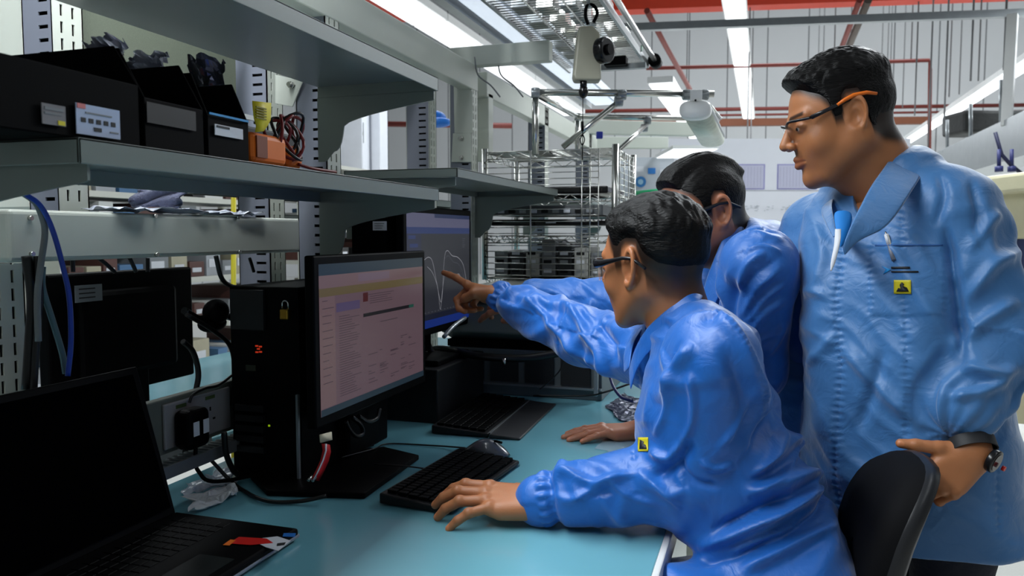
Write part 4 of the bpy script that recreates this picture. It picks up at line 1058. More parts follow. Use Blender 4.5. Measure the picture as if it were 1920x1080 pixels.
# ---------------- chrome wire rack
def wire_rack():
    t = thing('wire_rack', (-0.78, 3.1, 1.12), 'chrome wire rack standing on the instruments at the bench end', 'rack')
    x0, x1, y0, y1, z0, z1 = -1.06, -0.537, 2.92, 3.34, 1.12, 1.625
    for (x, y) in ((x0, y0), (x1, y0), (x0, y1), (x1, y1)):
        MB().cyl((x, y, z0), (x, y, z1+0.015), 0.0125, 14).build('corner_post', chrome, t)
    for z in (z0+0.005, 1.295, 1.455, z1):
        mb = MB(); r = 0.0028
        for (a, b) in (((x0, y0), (x1, y0)), ((x0, y1), (x1, y1)), ((x0, y0), (x0, y1)), ((x1, y0), (x1, y1))):
            for dz in (0, -0.028): mb.tube([(a[0], a[1], z+dz), (b[0], b[1], z+dz)], r, 6)
            n = 12; P = [(a[0]+(b[0]-a[0])*i/n, a[1]+(b[1]-a[1])*i/n, z-0.028*(i % 2)) for i in range(n+1)]
            for p_, q_ in zip(P, P[1:]): mb.tube([p_, q_], 0.0018, 5)
        y = y0+0.02
        while y < y1: mb.tube([(x0, y, z), (x1, y, z)], 0.0016, 5); y += 0.022
        for k in range(3): xx = x0+(x1-x0)*(k+1)/4; mb.tube([(xx, y0, z-0.004), (xx, y1, z-0.004)], 0.0028, 6)
        mb.build('wire_shelf', chrome, t)
    # slatted guards on the front and the right side
    for nm, P in (('front_guard', [((x0, y0-0.012), (x1-0.06, y0-0.012))]), ('side_guard', [((x1+0.01, y0), (x1+0.01, y1))])):
        for a, b in P:
            mb = MB(); z = z0+0.02
            while z < z1-0.03:
                if not (nm == 'front_guard' and 1.40 < z < 1.47): mb.tube([(a[0], a[1], z), (b[0], b[1], z)], 0.0020, 5)
                z += 0.0235
            for u in ((0.0, 0.42, 0.86, 0.93, 1.0) if nm == 'front_guard' else (0.1, 0.35, 0.6, 0.85)):
                xx, yy = a[0]+(b[0]-a[0])*u, a[1]+(b[1]-a[1])*u; mb.tube([(xx, yy-0.003, z0), (xx, yy-0.003, z1)], 0.0034 if u == 0.42 else 0.0024, 6)
            mb.build(nm, chrome, t)
    return x0, x1, y0, y1, z0, z1
x0, x1, y0, y1, z0, z1 = wire_rack()
t = thing('flat_device', (-0.8, 3.1, 1.46), 'upper flat black device in the wire rack', 'device')
MB().box((x0+0.02, y0+0.01, 1.459), (x1-0.03, y1-0.05, 1.487)).build('case', blackgloss, t, bevel=0.006)
t = thing('flat_device', (-0.8, 3.1, 1.36), 'lower flat black device in the wire rack', 'device')
MB().box((x0+0.02, y0+0.01, 1.335), (x1-0.03, y1-0.05, 1.360)).build('case', blackgloss, t, bevel=0.006)
MB().box((x0+0.25, y0+0.008, 1.345), (x0+0.29, y0+0.011, 1.349)).build('maker_mark', labelwhite, t)
t = thing('flat_device', (-0.8, 3.1, 1.39), 'grey open frame circuit unit between the two black devices', 'device')
MB().box((x0+0.02, y0+0.02, 1.375), (x1-0.05, y1-0.06, 1.415)).build('case', mat('frame_grey', (95, 98, 100), 0.4, metal=0.5), t, bevel=0.002)
for k in range(9): MB().box((x0+0.05+k*0.045, y0+0.012, 1.385), (x0+0.075+k*0.045, y0+0.021, 1.402)).build('connector', [labelwhite, slotblack, galv][k % 3], t)
rnd = random.Random(8)
for k in range(7):
    xx = x0+0.03+k*0.066; hh = rnd.uniform(0.09, 0.15)
    m_ = [mat('module_grey', (120, 122, 124), 0.4, metal=0.4), mat('module_dark', (40, 42, 44), 0.5), mat('module_pale', (170, 170, 165), 0.5)][k % 3]
    o = one('circuit_module', MB().box((xx, y0+0.03, z0+0.012), (xx+0.055, y0+0.03+rnd.uniform(0.15, 0.3), z0+0.012+hh)), m_, ['metallic grey', 'dark', 'pale'][k % 3]+' upright module, '+['leftmost', 'second', 'third', 'fourth', 'fifth', 'sixth', 'rightmost'][k]+' in the row low in the wire rack', 'module', 'modules low in the wire rack', bevel=0.002)
    for j in range(3): MB().box((xx+0.008, y0+0.0285, z0+0.03+j*0.035), (xx+0.04, y0+0.031, z0+0.045+j*0.035)).build('connector', [redc if (k == 1 and j == 1) else labelwhite, slotblack, galv][(j+k) % 3], o)
for k in range(8):
    a = Vector((x0+0.22+rnd.random()*0.25, y0+0.04+rnd.random()*0.1, z0+0.05+rnd.random()*0.1))
    one('jumper_cable', MB().tube(spline([a, a+Vector((rnd.uniform(-.06, .06), -0.02, 0.05)), a+Vector((rnd.uniform(-.1, .1), 0, 0.0)), a+Vector((rnd.uniform(-.1, .1), 0.03, -0.05))], 6), 0.0025), galv, 'short looped silver lead inside the wire rack', 'cable', 'silver leads in the wire rack')

# ---------------- hanging wire shelf, canopy and balancer
t = thing('hanging_wire_shelf', (-0.73, 3.0, 2.1), 'chrome wire shelf hanging overhead, full of small metal parts', 'shelf')
for x in (-0.92, -0.54): MB().box((x-0.006, 1.6, 2.09), (x+0.006, 3.76, 2.12)).build('side_rail', galv, t)
MB().cyl((-0.505, 1.6, 2.12), (-0.505, 3.78, 2.12), 0.012, 12).build('round_rail', chrome, t)
MB().cyl((-0.505, 3.72, 2.12), (-0.505, 3.80, 2.12), 0.030, 14).build('rail_end', black, t)
mb = MB(); y = 1.7
while y < 3.7: mb.tube([(-0.92, y, 2.10), (-0.54, y, 2.10)], 0.0022, 5); y += 0.03
for k in range(4): mb.tube([(-0.92+k*0.1266, 1.6, 2.095), (-0.92+k*0.1266, 3.7, 2.095)], 0.004, 6)
mb.build('wire_deck', chrome, t)
MB().box((-0.80, 3.55, 2.05), (-0.52, 3.58, 2.075)).build('end_bracket', galv, t)
MB().box((-0.70, 3.50, 2.06), (-0.60, 3.56, 2.10)).build('black_block', black, t, bevel=0.004)
c = Vector((-0.535, 3.52, 2.13)); MB().cyl(c, c+Vector((0.004, 0, 0)), 0.016, 12).build('green_knob', mat('knob_green', (10, 110, 70), 0.4), t)
rnd = random.Random(21)
for k in range(26):
    yy = 2.3+(k//4)*0.19+rnd.uniform(-0.02, 0.02); xx = -0.87+(k % 4)*0.085
    mh = one('metal_holder', MB().box((xx, yy, 2.103), (xx+0.06, yy+0.10, 2.12+rnd.uniform(0.01, 0.05))).tube([(xx+0.01, yy, 2.103), (xx+0.03, yy+0.12, 2.15)], 0.004, 6), [galv, chrome][k % 2], ['dull', 'shiny'][k % 2]+' metal holder in column '+['one', 'two', 'three', 'four'][k % 4]+' from the left, row '+['one', 'two', 'three', 'four', 'five', 'six', 'seven'][k//4]+' of the hanging shelf', 'holder', 'metal holders on the hanging wire shelf')
t = thing('bench_light_canopy', (-0.95, 2.8, 2.1), 'long white overhead light canopy beside the hanging wire shelf', 'light')
MB().box((-1.10, 1.5, 2.17), (-0.94, 5.2, 2.22)).build('reflector', mat('canopy_white', (205, 214, 226), 0.35), t)
MB().box((-1.085, 1.55, 2.160), (-0.955, 5.15, 2.171)).build('diffuser', mat('canopy_diffuser', (235, 240, 250), 0.4, emit=(205, 215, 230), es=0.8), t)
MB().box((-1.16, 1.5, 2.15), (-1.12, 5.2, 2.20)).build('side_rail', galv, t)
MB().box((-1.03, 2.30, 2.12), (-0.97, 2.38, 2.16)).build('junction_box', white, t, bevel=0.003)
for (px, d_) in ((890, 3.0), (933, 3.0)):
    one('lamp_cable', MB().tube(spline([W(px, 107, d_), W(px+6, 140, d_), W(px+30, 160, d_), W(px+48, 182, d_)], 5), 0.003), greycable, 'thin grey lead drooping from the cross arm', 'cable', 'thin leads below the cross arm')

t = thing('tool_balancer', W(1098, 150, 2.62), 'beige tool balancer hanging from the wire shelf on a black hook', 'balancer')
bt = mat('balancer_beige', (150, 148, 132), 0.4)
P = [W(px, py, 2.60) for px, py in ((1086, 48), (1112, 47), (1126, 62), (1128, 150), (1078, 150), (1075, 140), (1083, 60))]
MB().prism(P, FH*0.07).build('housing', bt, t, bevel=0.008, segs=3)
c = W(1124, 96, 2.57); ax = (RT*0.75-FH*0.66).normalized(); MB().cyl(c, c+ax*0.035, 0.043, 24).build('spring_drum', blackgloss, t, bevel=0.006)
MB().cyl(c+ax*0.03, c+ax*0.045, 0.018, 16).build('drum_hub', black, t)
MB().tube(spline([W(1103, 46, 2.62), W(1098, 30, 2.62), W(1100, 12, 2.62), W(1112, 10, 2.62), W(1120, 24, 2.62), W(1113, 42, 2.62)], 6), 0.006).build('hook', black, t)
MB().tube(spline([W(1106, 14, 2.62), W(1103, 0, 2.62), W(1104, -30, 2.62)], 4), 0.006).build('chain', galv, t)
MB().ball(W(1094, 172, 2.62), (0.017, 0.017, 0.022)).cyl(W(1094, 150, 2.62), W(1094, 165, 2.62), 0.012, 12).build('stop_ball', blackgloss, t)
MB().tube([W(1093, 180, 2.62), W(1092, 300, 2.62)], 0.0016, 6).build('cord', black, t)
MB().cyl(W(1092, 228, 2.62), W(1092, 246, 2.62), 0.005, 8).tube(spline([W(1092, 252, 2.62), W(1088, 262, 2.62), W(1092, 272, 2.62), W(1096, 262, 2.62), W(1093, 252, 2.62)], 4), 0.002, 6).build('snap_hook', black, t)

# ---------------- chrome pipe frame with a lamp
t = thing('pipe_frame', (-0.45, 3.2, 1.63), 'chrome pipe frame with braces carrying the small lamp above the rack', 'frame')
def tb(name, pts, r=0.0135): return MB().tube([W(*p) for p in pts], r, 12).build(name, chrome, t)
tb('upright_pipe', [(1004, 172, 2.95), (1004, 290, 2.95)]); tb('upright_pipe', [(1083, 218, 3.9), (1083, 300, 3.9)])
tb('cross_pipe', [(1000, 173, 2.95), (1338, 176, 2.95)]); tb('cross_pipe', [(1080, 218, 3.85), (1300, 222, 3.85)])
tb('link_pipe', [(1002, 174, 2.95), (1083, 219, 3.88)])
tb('brace_pipe', [(1166, 186, 2.93), (1055, 276, 2.95)], 0.0115); tb('brace_pipe', [(1214, 232, 3.83), (1160, 282, 3.5)], 0.0115)
for (x, y, d_) in ((1004, 174, 2.94), (1166, 178, 2.93), (1160, 190, 2.93), (1214, 226, 3.83), (1208, 240, 3.83), (1083, 219, 3.88), (1288, 178, 2.93), (1320, 178, 2.93)):
    c = W(x, y, d_); MB().cyl(c-RT*0.016, c+RT*0.016, 0.019, 12).cyl(c-Vector((0, 0, 0.018)), c+Vector((0, 0, 0.018)), 0.017, 12).build('pipe_joint', galv, t, bevel=0.002)
lp = thing('work_lamp', W(1320, 270, 2.7), 'white oval lamp with a cloudy cover hanging from the pipe frame', 'lamp')
A0 = W(1303, 205, 2.80); B0 = W(1335, 262, 3.35); ax = (B0-A0).normalized(); rows = []
upv = Vector((0, 0, 1)); upv = (upv-ax*upv.dot(ax)).normalized(); sd = ax.cross(upv)
def oval(c, a, b, n=28): return [c+sd*(a*math.copysign(abs(math.cos(2*math.pi*j/n))**0.75, math.cos(2*math.pi*j/n)))+upv*(b*math.copysign(abs(math.sin(2*math.pi*j/n))**0.75, math.sin(2*math.pi*j/n))) for j in range(n)]
MB().grid([oval(A0-ax*0.0125, 0.0003, 0.0003), oval(A0-ax*0.012, 0.02, 0.01), oval(A0-ax*0.010, 0.050, 0.028), oval(A0, 0.056, 0.034), oval(A0+ax*0.03, 0.057, 0.035), oval(A0+ax*0.032, 0.05, 0.03), oval(A0+ax*0.031, 0.01, 0.01)], True, True).build('end_cap', white, lp)
MB().grid([oval(A0+ax*0.02, 0.01, 0.01), oval(A0+ax*0.021, 0.050, 0.031), oval(A0+ax*0.35, 0.052, 0.032), oval(B0-A0+A0, 0.052, 0.032), oval(B0+ax*0.004, 0.04, 0.02), oval(B0+ax*0.004, 0.005, 0.005)], True, True).build('cover', mat('cloudy_cover', (200, 206, 190), 0.3, var=0.25, vs=40), lp)
MB().grid([oval(A0+ax*0.05+upv*0.012, 0.055, 0.02), oval(B0-ax*0.02+upv*0.012, 0.055, 0.02)], True, True).build('reflector', galv, lp)
MB().obox(W(1305, 186, 2.80), RT*0.022, Vector((0, 0, 1))*0.034, FH*0.004).build('mount_plate', white, lp, bevel=0.003)
MB().cyl(W(1304, 188, 2.79), W(1304, 188, 2.78), 0.004, 10).build('mount_hole', slotblack, lp)
MB().tube([W(1322, 195, 2.9), W(1345, 225, 3.2)], 0.012, 10).tube([W(1330, 195, 2.92), W(1352, 222, 3.2)], 0.005, 8).build('side_tube', chrome, lp)

# ---------------- the seated man's chair
t = thing('office_chair', W(1560, 1200, 1.42)*1.0-Vector((0, 0, 0.6)), 'black office chair under the seated man, its back gripped by the standing man', 'chair')
CB = W(1668, 850, 1.43); nrm = camvec(-0.95, 0.14, 0.22).normalized(); wv = camvec(-0.22, 0, -0.95).normalized()
# padded back: rounded plate, front face toward the sitter
def back_plate(off, sc, mb, seg=26):
    rows = []
    return rows
c0 = W(1632, 1018, 1.32); upb = Vector((0, 0, 1))*1.0+camvec(0.25, 0, 0); upb = (upb-nrm*upb.dot(nrm)).normalized()
def outline(sc, off):
    out = []
    for j in range(36):
        a = 2*math.pi*j/36; ca, sa = math.cos(a), math.sin(a)
        x = 0.135*sc*math.copysign(abs(ca)**0.7, ca); y = 0.160*sc*math.copysign(abs(sa)**0.7, sa)
        curve = 0.55*x*x-1.3*max(0, y+0.03)**2
        out.append(c0+wv*x+upb*y+nrm*(off+curve*1.0))
    return out
MB().grid([outline(0.02, 0.030), outline(0.55, 0.032), outline(0.90, 0.026), outline(0.985, 0.008), outline(1.0, -0.004)], True, True).build('back_cushion', mat('chair_fabric', (7, 7, 10), 0.8, spec=0.2), t)
MB().grid([outline(1.0, -0.004), outline(1.02, -0.010), outline(1.0, -0.026), outline(0.85, -0.034), outline(0.5, -0.036), outline(0.02, -0.036)], True, True).build('back_shell', mat('chair_shell', (34, 35, 38), 0.35), t)
sp = c0-upb*0.12-nrm*0.05
MB().tube(spline([sp+upb*0.02, sp-upb*0.12-nrm*0.02, sp-upb*0.26+nrm*0.06], 6), 0.014).build('back_bar', chrome, t)
mb = MB(); mb.cyl(W(1690, 1030, 1.40), W(1676, 1044, 1.40), 0.013, 12); mb.build('tension_knob', chrome, t, bevel=0.002)
sc_ = Vector((W(1480, 1150, 1.43).x, W(1480, 1150, 1.43).y, 0.47))
MB().ball(sc_, (0.23, 0.23, 0.045), 24, 10).build('seat', MATS['chair_fabric'], t)
MB().cyl((sc_.x, sc_.y, 0.08), (sc_.x, sc_.y, 0.43), 0.028, 14).build('column', chrome, t)
for k in range(5):
    a = 2*math.pi*k/5+0.3; e = Vector((sc_.x+0.28*math.cos(a), sc_.y+0.28*math.sin(a), 0.07))
    lg = MB().tube([(sc_.x, sc_.y, 0.11), e], [0.026, 0.016], 10).build('leg', black, t)
    MB().cyl(e+Vector((-0.012, 0, -0.045)), e+Vector((0.012, 0, -0.045)), 0.025, 12).build('castor', black, lg)
# ------------------------------------------------------------------ overhead things of the hall
ORD0 = ['nearest', 'second', 'third', 'fourth', 'fifth', 'sixth', 'seventh', 'eighth', 'ninth', 'tenth', 'eleventh']
def row_lights(x, z, y0, y1, wdt, label, n=None, seg=1.5):
    first = None; k = 0; y = y0
    while y+seg <= y1+0.01:
        if first is None:
            t = thing('ceiling_light', (x, y, z), label, 'ceiling light', label+' row')
            MB().box((x-wdt/2-0.02, y, z+0.02), (x+wdt/2+0.02, y+seg-0.02, z+0.09)).build('housing', white, t)
            MB().box((x-wdt/2, y+0.01, z), (x+wdt/2, y+seg-0.03, z+0.02)).build('tube_cover', tubelight, t)
            first = t
        else:
            c = copy_tree(first); c.location = (x, y, z); c['label'] = ORD0[k]+' '+label
        if k == 0: first['label'] = 'nearest '+label
        y += seg; k += 1
row_lights(-0.40, 4.12, 9.0, 21.5, 0.25, 'lit ceiling tube light in the row above the whiteboard')
row_lights(2.93, 3.30, 5.5, 19.0, 0.20, 'lit ceiling tube light in the slanting row at right')
row_lights(3.95, 2.75, 11.0, 18.5, 0.14, 'lit tube light in the lower row at the right edge')
row_lights(-3.1, 3.32, 2.5, 13.0, 0.34, 'lit ceiling tube light in the row above the shelves at left')
row_lights(-1.15, 3.0, 9.0, 16.0, 0.25, 'lit ceiling tube light beyond the wire rack')

def bar_px(name, pts, w_, h_, material, label, cat, group=None):
    mb = MB()
    P = [W(*p) for p in pts]
    for a, b in zip(P, P[1:]): mb.bar(a, b, w_, h_)
    return one(name, mb, material, label, cat, group)
def pipe_px(name, pts, r, material, label, cat, group=None, kind=None):
    return one(name, MB().tube([W(*p) for p in pts], r, 10), material, label, cat, group, kind)
bar_px('roof_beam', [(1090, 4, 12), (1990, -28, 12)], 0.3, 0.36, redpaint, 'wide red steel roof beam crossing the top of the view', 'beam')
bar_px('roof_beam', [(640, -30, 9), (752, 28, 11)], 0.3, 0.2, redpaint, 'short red roof beam above the left shelves', 'beam')
bar_px('cable_tray', [(1150, 53, 8), (1990, 22, 8)], 0.08, 0.075, galv, 'grey metal cable tray running under the red roof beam', 'tray')
t = bar_px('hanging_column', [(1899, 28, 7.2), (1887, 236, 7.2)], 0.085, 0.10, white, 'white square column hanging above the right hand duct', 'column')
pipe_px('water_pipe', [(1212, 128, 13), (1500, 121, 13), (1742, 113, 13), (1744, 130, 13), (1742, 300, 13)], 0.032, redpipe, 'thin red-brown pipe with a corner dropping behind the standing man', 'pipe')
pipe_px('water_pipe', [(1213, 20, 9), (1250, 90, 10.5), (1294, 168, 12)], 0.035, redpipe, 'slanting red pipe above the white lamp', 'pipe')
pipe_px('water_pipe', [(1612, 0, 10), (1572, 105, 12)], 0.04, redpipe, 'red pipe in the slanting pair above the standing man', 'pipe')
pipe_px('cable_conduit', [(1628, 0, 10), (1584, 105, 12)], 0.05, mat('brown_grey_conduit', (88, 78, 72), 0.6), 'brown-grey conduit in the slanting pair above the standing man', 'conduit')
for (y, r, d_, tx) in ((203, 0.05, 20, 'upper long red sprinkler pipe along the far wall'), (214, 0.03, 20, 'thin middle red pipe along the far wall')):
    pipe_px('sprinkler_pipe', [(1080, y+6, d_), (1500, y, d_), (1920, y-6, d_)], r, redpipe, tx, 'pipe')
bar_px('pipe_support_beam', [(1080, 233, 19), (1920, 224, 19)], 0.2, 0.17, mat('rust_brown_paint', (118, 70, 48), 0.6), 'rust brown beam low along the far wall', 'beam')
pipe_px('sprinkler_pipe', [(690, 232, 14), (960, 236, 14)], 0.05, redpipe, 'red pipe seen between the left posts', 'pipe')
HR = ['first', 'second', 'third', 'fourth', 'fifth', 'sixth', 'seventh', 'eighth', 'ninth', 'tenth', 'eleventh', 'twelfth', 'thirteenth', 'fourteenth', 'fifteenth', 'sixteenth', 'seventeenth', 'eighteenth', 'nineteenth', 'twentieth']
# thin hanger rods from the roof
base = None
for (x, y0, y1, d_) in sorted(((1289, 60, 190, 15), (1406, 30, 260, 12), (1412, 60, 262, 14), (1536, 60, 150, 17), (1546, 30, 110, 16), (1567, 10, 105, 13), (1672, 60, 200, 17), (1711, 30, 115, 13), (1697, 60, 200, 16), (1722, 20, 215, 12),
                     (1750, 5, 280, 11), (1779, 0, 250, 10), (1786, 10, 180, 13), (1805, 5, 175, 14), (1826, 0, 150, 9), (1886, 38, 130, 8), (1840, 10, 150, 12), (1655, 60, 190, 18), (1665, 90, 190, 18))):
    a = W(x, y0, d_); zb = W(x, y1, d_).z; ln = 11.0-zb
    if base is None:
        base = MB().cyl((0, 0, 0), (0, 0, -1), 0.012, 6).build('hanger_rod', mat('dull_steel_rod', (105, 106, 108), 0.5), None); o = base
    else:
        o = base.copy(); COL.objects.link(o)
    o.location = Vector((a.x, a.y, zb)); o.scale = (1, 1, ln)
    hang_n = globals().get('hang_n', -1)+1
    tag(o, HR[hang_n]+' thin hanger rod from the left, against the pale far wall', 'rod', 'hanger rods below the roof')
for (x, y0, y1, d_) in ((1820, 195, 258, 8.6), (1877, 150, 232, 7.9), (1776, 225, 280, 9.6)):
    one('duct_hanger', MB().cyl(W(x, y0, d_), W(x, y1, d_), 0.02, 8).cyl(W(x, y1, d_), W(x, y1+5, d_), 0.055, 10), galv, {1820: 'middle', 1877: 'rightmost', 1776: 'leftmost'}[x]+' of the footed steel rods holding up the grey duct', 'rod', 'hangers of the grey duct')
# duct and dark unit at right
one('overhead_duct', MB().box((2.10, 3.4, 2.0), (2.35, 11.5, 2.36)).box((2.05, 3.4, 1.96), (2.40, 11.5, 2.0)), galv, 'long grey metal overhead duct at the right edge', 'duct')
one('dark_fan_unit', MB().obox(W(1845, 233, 11), RT*0.45, UP*0.16, FH*0.3), mat('dark_unit', (26, 28, 28), 0.7, bump=0.6, bs=20), 'dark unit behind the grey overhead duct', 'unit', bevel=0.05)
pipe_px('hanging_cable', [(1866, 248, 5), (1878, 290, 5), (1896, 310, 5), (1915, 325, 5)], 0.012, mat('navy_cable', (28, 32, 66), 0.5), 'dark cable drooping below the duct at the right edge', 'cable')
for k, x in enumerate((1873, 1897)):
    one('air_nozzle', MB().cyl(W(x, 280, 5), W(x, 312, 5), 0.012, 8).cyl(W(x, 312, 5), W(x, 322, 5), 0.025, 8), mat('navy_plastic', (40, 46, 100), 0.5), ['left', 'right'][k]+' blue nozzle hanging at the right edge', 'nozzle', 'blue nozzles at the right edge')
t = thing('beige_machine', W(1915, 400, 4.5)-Vector((0, 0, 1.3)), 'beige machine behind the standing man at the right edge', 'machine')
cream = mat('cream_paint', (205, 198, 165), 0.5)
MB().obox(W(1935, 345, 4.4), RT*0.18, UP*0.055, FH*0.3).build('top_box', cream, t, bevel=0.02)
MB().obox(W(1925, 400, 4.5), RT*0.11, UP*0.15, FH*0.25).build('body', cream, t, bevel=0.01)
MB().obox(W(1942, 500, 4.4), RT*0.09, UP*0.30, FH*0.2).build('navy_panel', mat('navy_panel', (22, 38, 84), 0.5), t, bevel=0.01)
MB().box(tuple(W(1925, 400, 4.5)+Vector((-0.15, -0.1, -1.22))), tuple(W(1925, 400, 4.5)+Vector((0.25, 0.35, -0.1)))).build('stand', cream, t)

# ------------------------------------------------------------------ whiteboard wall
def facing_quad(mb, x0, y0, x1, y1, d, th=0.01):
    a = W(x0, y0, d); b = W(x1, y0, d); c = W(x0, y1, d)
    r = (b-a)/2; u = (c-a)/2; h = Vector((0, 0, 1)); u = -h*abs(u.length)
    mb.obox(W((x0+x1)/2, (y0+y1)/2, d), r, u, FH*th/2); return mb
wbd = thing('whiteboard', W(1420, 500, 7.5), 'large whiteboard with blue headings and pale charts behind the men', 'whiteboard')
facing_quad(MB(), 1238, 262, 1700, 560, 7.5, 0.04).build('board', mat('whiteboard_white', (226, 228, 236), 0.35, var=0.02), wbd)
for (a, b, c_, d_) in ((1238, 264, 1700, 267), (1238, 281, 1700, 283), (1238, 304, 1700, 306), (1238, 357, 1700, 358), (1447, 306, 1449, 357), (1366, 306, 1368, 357)):
    facing_quad(MB(), a, b, c_, d_, 7.46, 0.004).build('rule_line', mat('grey_rule', (150, 152, 160), 0.5), wbd)
for (a, b) in ((1371, 1427), (1468, 1524), (1565, 1621)):
    h_ = facing_quad(MB(), a, 293, b, 302, 7.45, 0.006).build('blue_heading', bluelabel, wbd)
    mb = MB()
    for k in range(7): facing_quad(mb, a+6+k*6.5, 296, a+10+k*6.5, 299, 7.444, 0.001)
    mb.build('heading_text', labelwhite, h_)
lil = mat('lilac_sheet', (192, 192, 214), 0.6, var=0.02); lile = mat('lilac_frame', (150, 148, 196), 0.6)
for (a, b) in ((1372, 1434), (1457, 1532), (1555, 1620)):
    h_ = facing_quad(MB(), a, 308, b, 355, 7.45, 0.006).build('pinned_chart', lile, wbd)
    facing_quad(MB(), a+2.5, 310, b-2.5, 353, 7.444, 0.006).build('chart_sheet', lil, h_)
    mb = MB()
    for k in range(9): facing_quad(mb, a+6+k*6, 313, a+6.5+k*6, 350, 7.439, 0.001)
    mb.build('chart_columns', mat('pale_ruling', (165, 166, 190), 0.6), h_)
mb = MB(); rnd = random.Random(5)
for px in (1250, 1690): MB().box(tuple(W(px, 540, 7.52)-Vector((0.03, 0.02, 0))), tuple(Vector((W(px, 540, 7.52).x+0.03, W(px, 540, 7.52).y+0.02, 0)))).build('leg', galv, wbd)
for k in range(26):
    x = rnd.choice((1400, 1420, 1440, 1470, 1480))+rnd.uniform(-8, 8); y = rnd.uniform(384, 395); facing_quad(mb, x, y, x+rnd.uniform(2, 6), y+1, 7.455, 0.002)
mb.build('marker_scribble', mat('faint_marker', (170, 176, 184), 0.6), wbd)
t = thing('notice_board', W(1210, 420, 6.4), 'pale notice board with a round blue emblem beside the wire rack', 'board')
facing_quad(MB(), 1160, 296, 1262, 420, 6.4, 0.03).build('board', mat('grey_white_board', (186, 192, 200), 0.5), t)
for px in (1165, 1257): MB().box(tuple(W(px, 400, 6.42)-Vector((0.02, 0.02, 0))), tuple(Vector((W(px, 400, 6.42).x+0.02, W(px, 400, 6.42).y+0.02, 0)))).build('leg', galv, t)
c_ = W(1201, 341, 6.36); MB().cyl(c_, c_-FH*0.006, 0.045, 24).cyl(c_-FH*0.006, c_-FH*0.008, 0.0, 24, 0.0).build('round_emblem', mat('emblem_blue', (52, 120, 180), 0.5), t)
c_ = W(1201, 341, 6.35); MB().cyl(c_, c_-FH*0.003, 0.022, 20).build('emblem_centre', mat('emblem_pale', (150, 190, 215), 0.5), t)
for k in range(3): facing_quad(MB(), 1193+k*22, 312+k*3, 1207+k*22, 322+k*4, 6.37, 0.006).build('pinned_note', [labelwhite, bluelabel, labelwhite][k], t)
one('green_roller', MB().cyl(W(1192, 365, 5.5), W(1262, 358, 5.5), 0.028, 14), mat('bright_green', (10, 150, 95), 0.5), 'bright green roller behind the leaning man\'s head', 'roller')
one('blue_clip', facing_quad(MB(), 1118, 247, 1130, 260, 4.5, 0.03), mat('deep_blue', (28, 44, 140), 0.5), 'deep blue clip under the pale overhead arm', 'clip', bevel=0.004)
# pale overhead frames between the rack and the board
for (a, b, c_, hh, lb) in (((1075, 238, 5.0), (1300, 243, 5.2), 0, 0.09, 'pale grey overhead girder just behind the pipe frame'), ((1098, 268, 5.6), (1250, 268, 5.8), 0, 0.085, 'lower pale grey overhead girder behind the pipe frame')):
    one('pale_girder', MB().bar(W(*a), W(*b), 0.06, hh), beige, lb, 'girder', bevel=0.005)
t = thing('hanging_lamp', W(1250, 300, 6.0), 'lit flat white lamp just above the leaning man\'s hair', 'lamp')
MB().obox(W(1285, 285, 6.0), RT*0.17, FH*0.35, Vector((0, 0, 0.012))).build('housing', white, t)
MB().obox(W(1285, 288, 6.0), RT*0.16, FH*0.33, Vector((0, 0, 0.004))).build('diffuser', tubelight, t)
# distant white cabinets, seen between the posts
for (x0, x1, y0, y1, d_, lb) in ((638, 690, 190, 420, 8.0, 'tall white cabinet with a steel latch seen between the posts'), (692, 722, 196, 420, 8.4, 'narrow grey-white cabinet beside the latched one')):
    t = thing('cabinet', W((x0+x1)/2, 440, d_)*1.0-Vector((0, 0, 1.3)), lb, 'cabinet')
    facing_quad(MB(), x0, y0, x1, 660, d_, 0.5).build('body', mat('cabinet_white', (205, 208, 216), 0.5), t, bevel=0.01)
    if x0 == 638:
        facing_quad(MB(), 673, 230, 682, 268, d_-0.26, 0.02).build('latch_plate', galv, t); facing_quad(MB(), 674, 247, 681, 254, d_-0.28, 0.03).build('latch', chrome, t)
    else:
        facing_quad(MB(), 696, 200, 698, 660, d_-0.26, 0.01).build('seam', grey_and_shade, t)
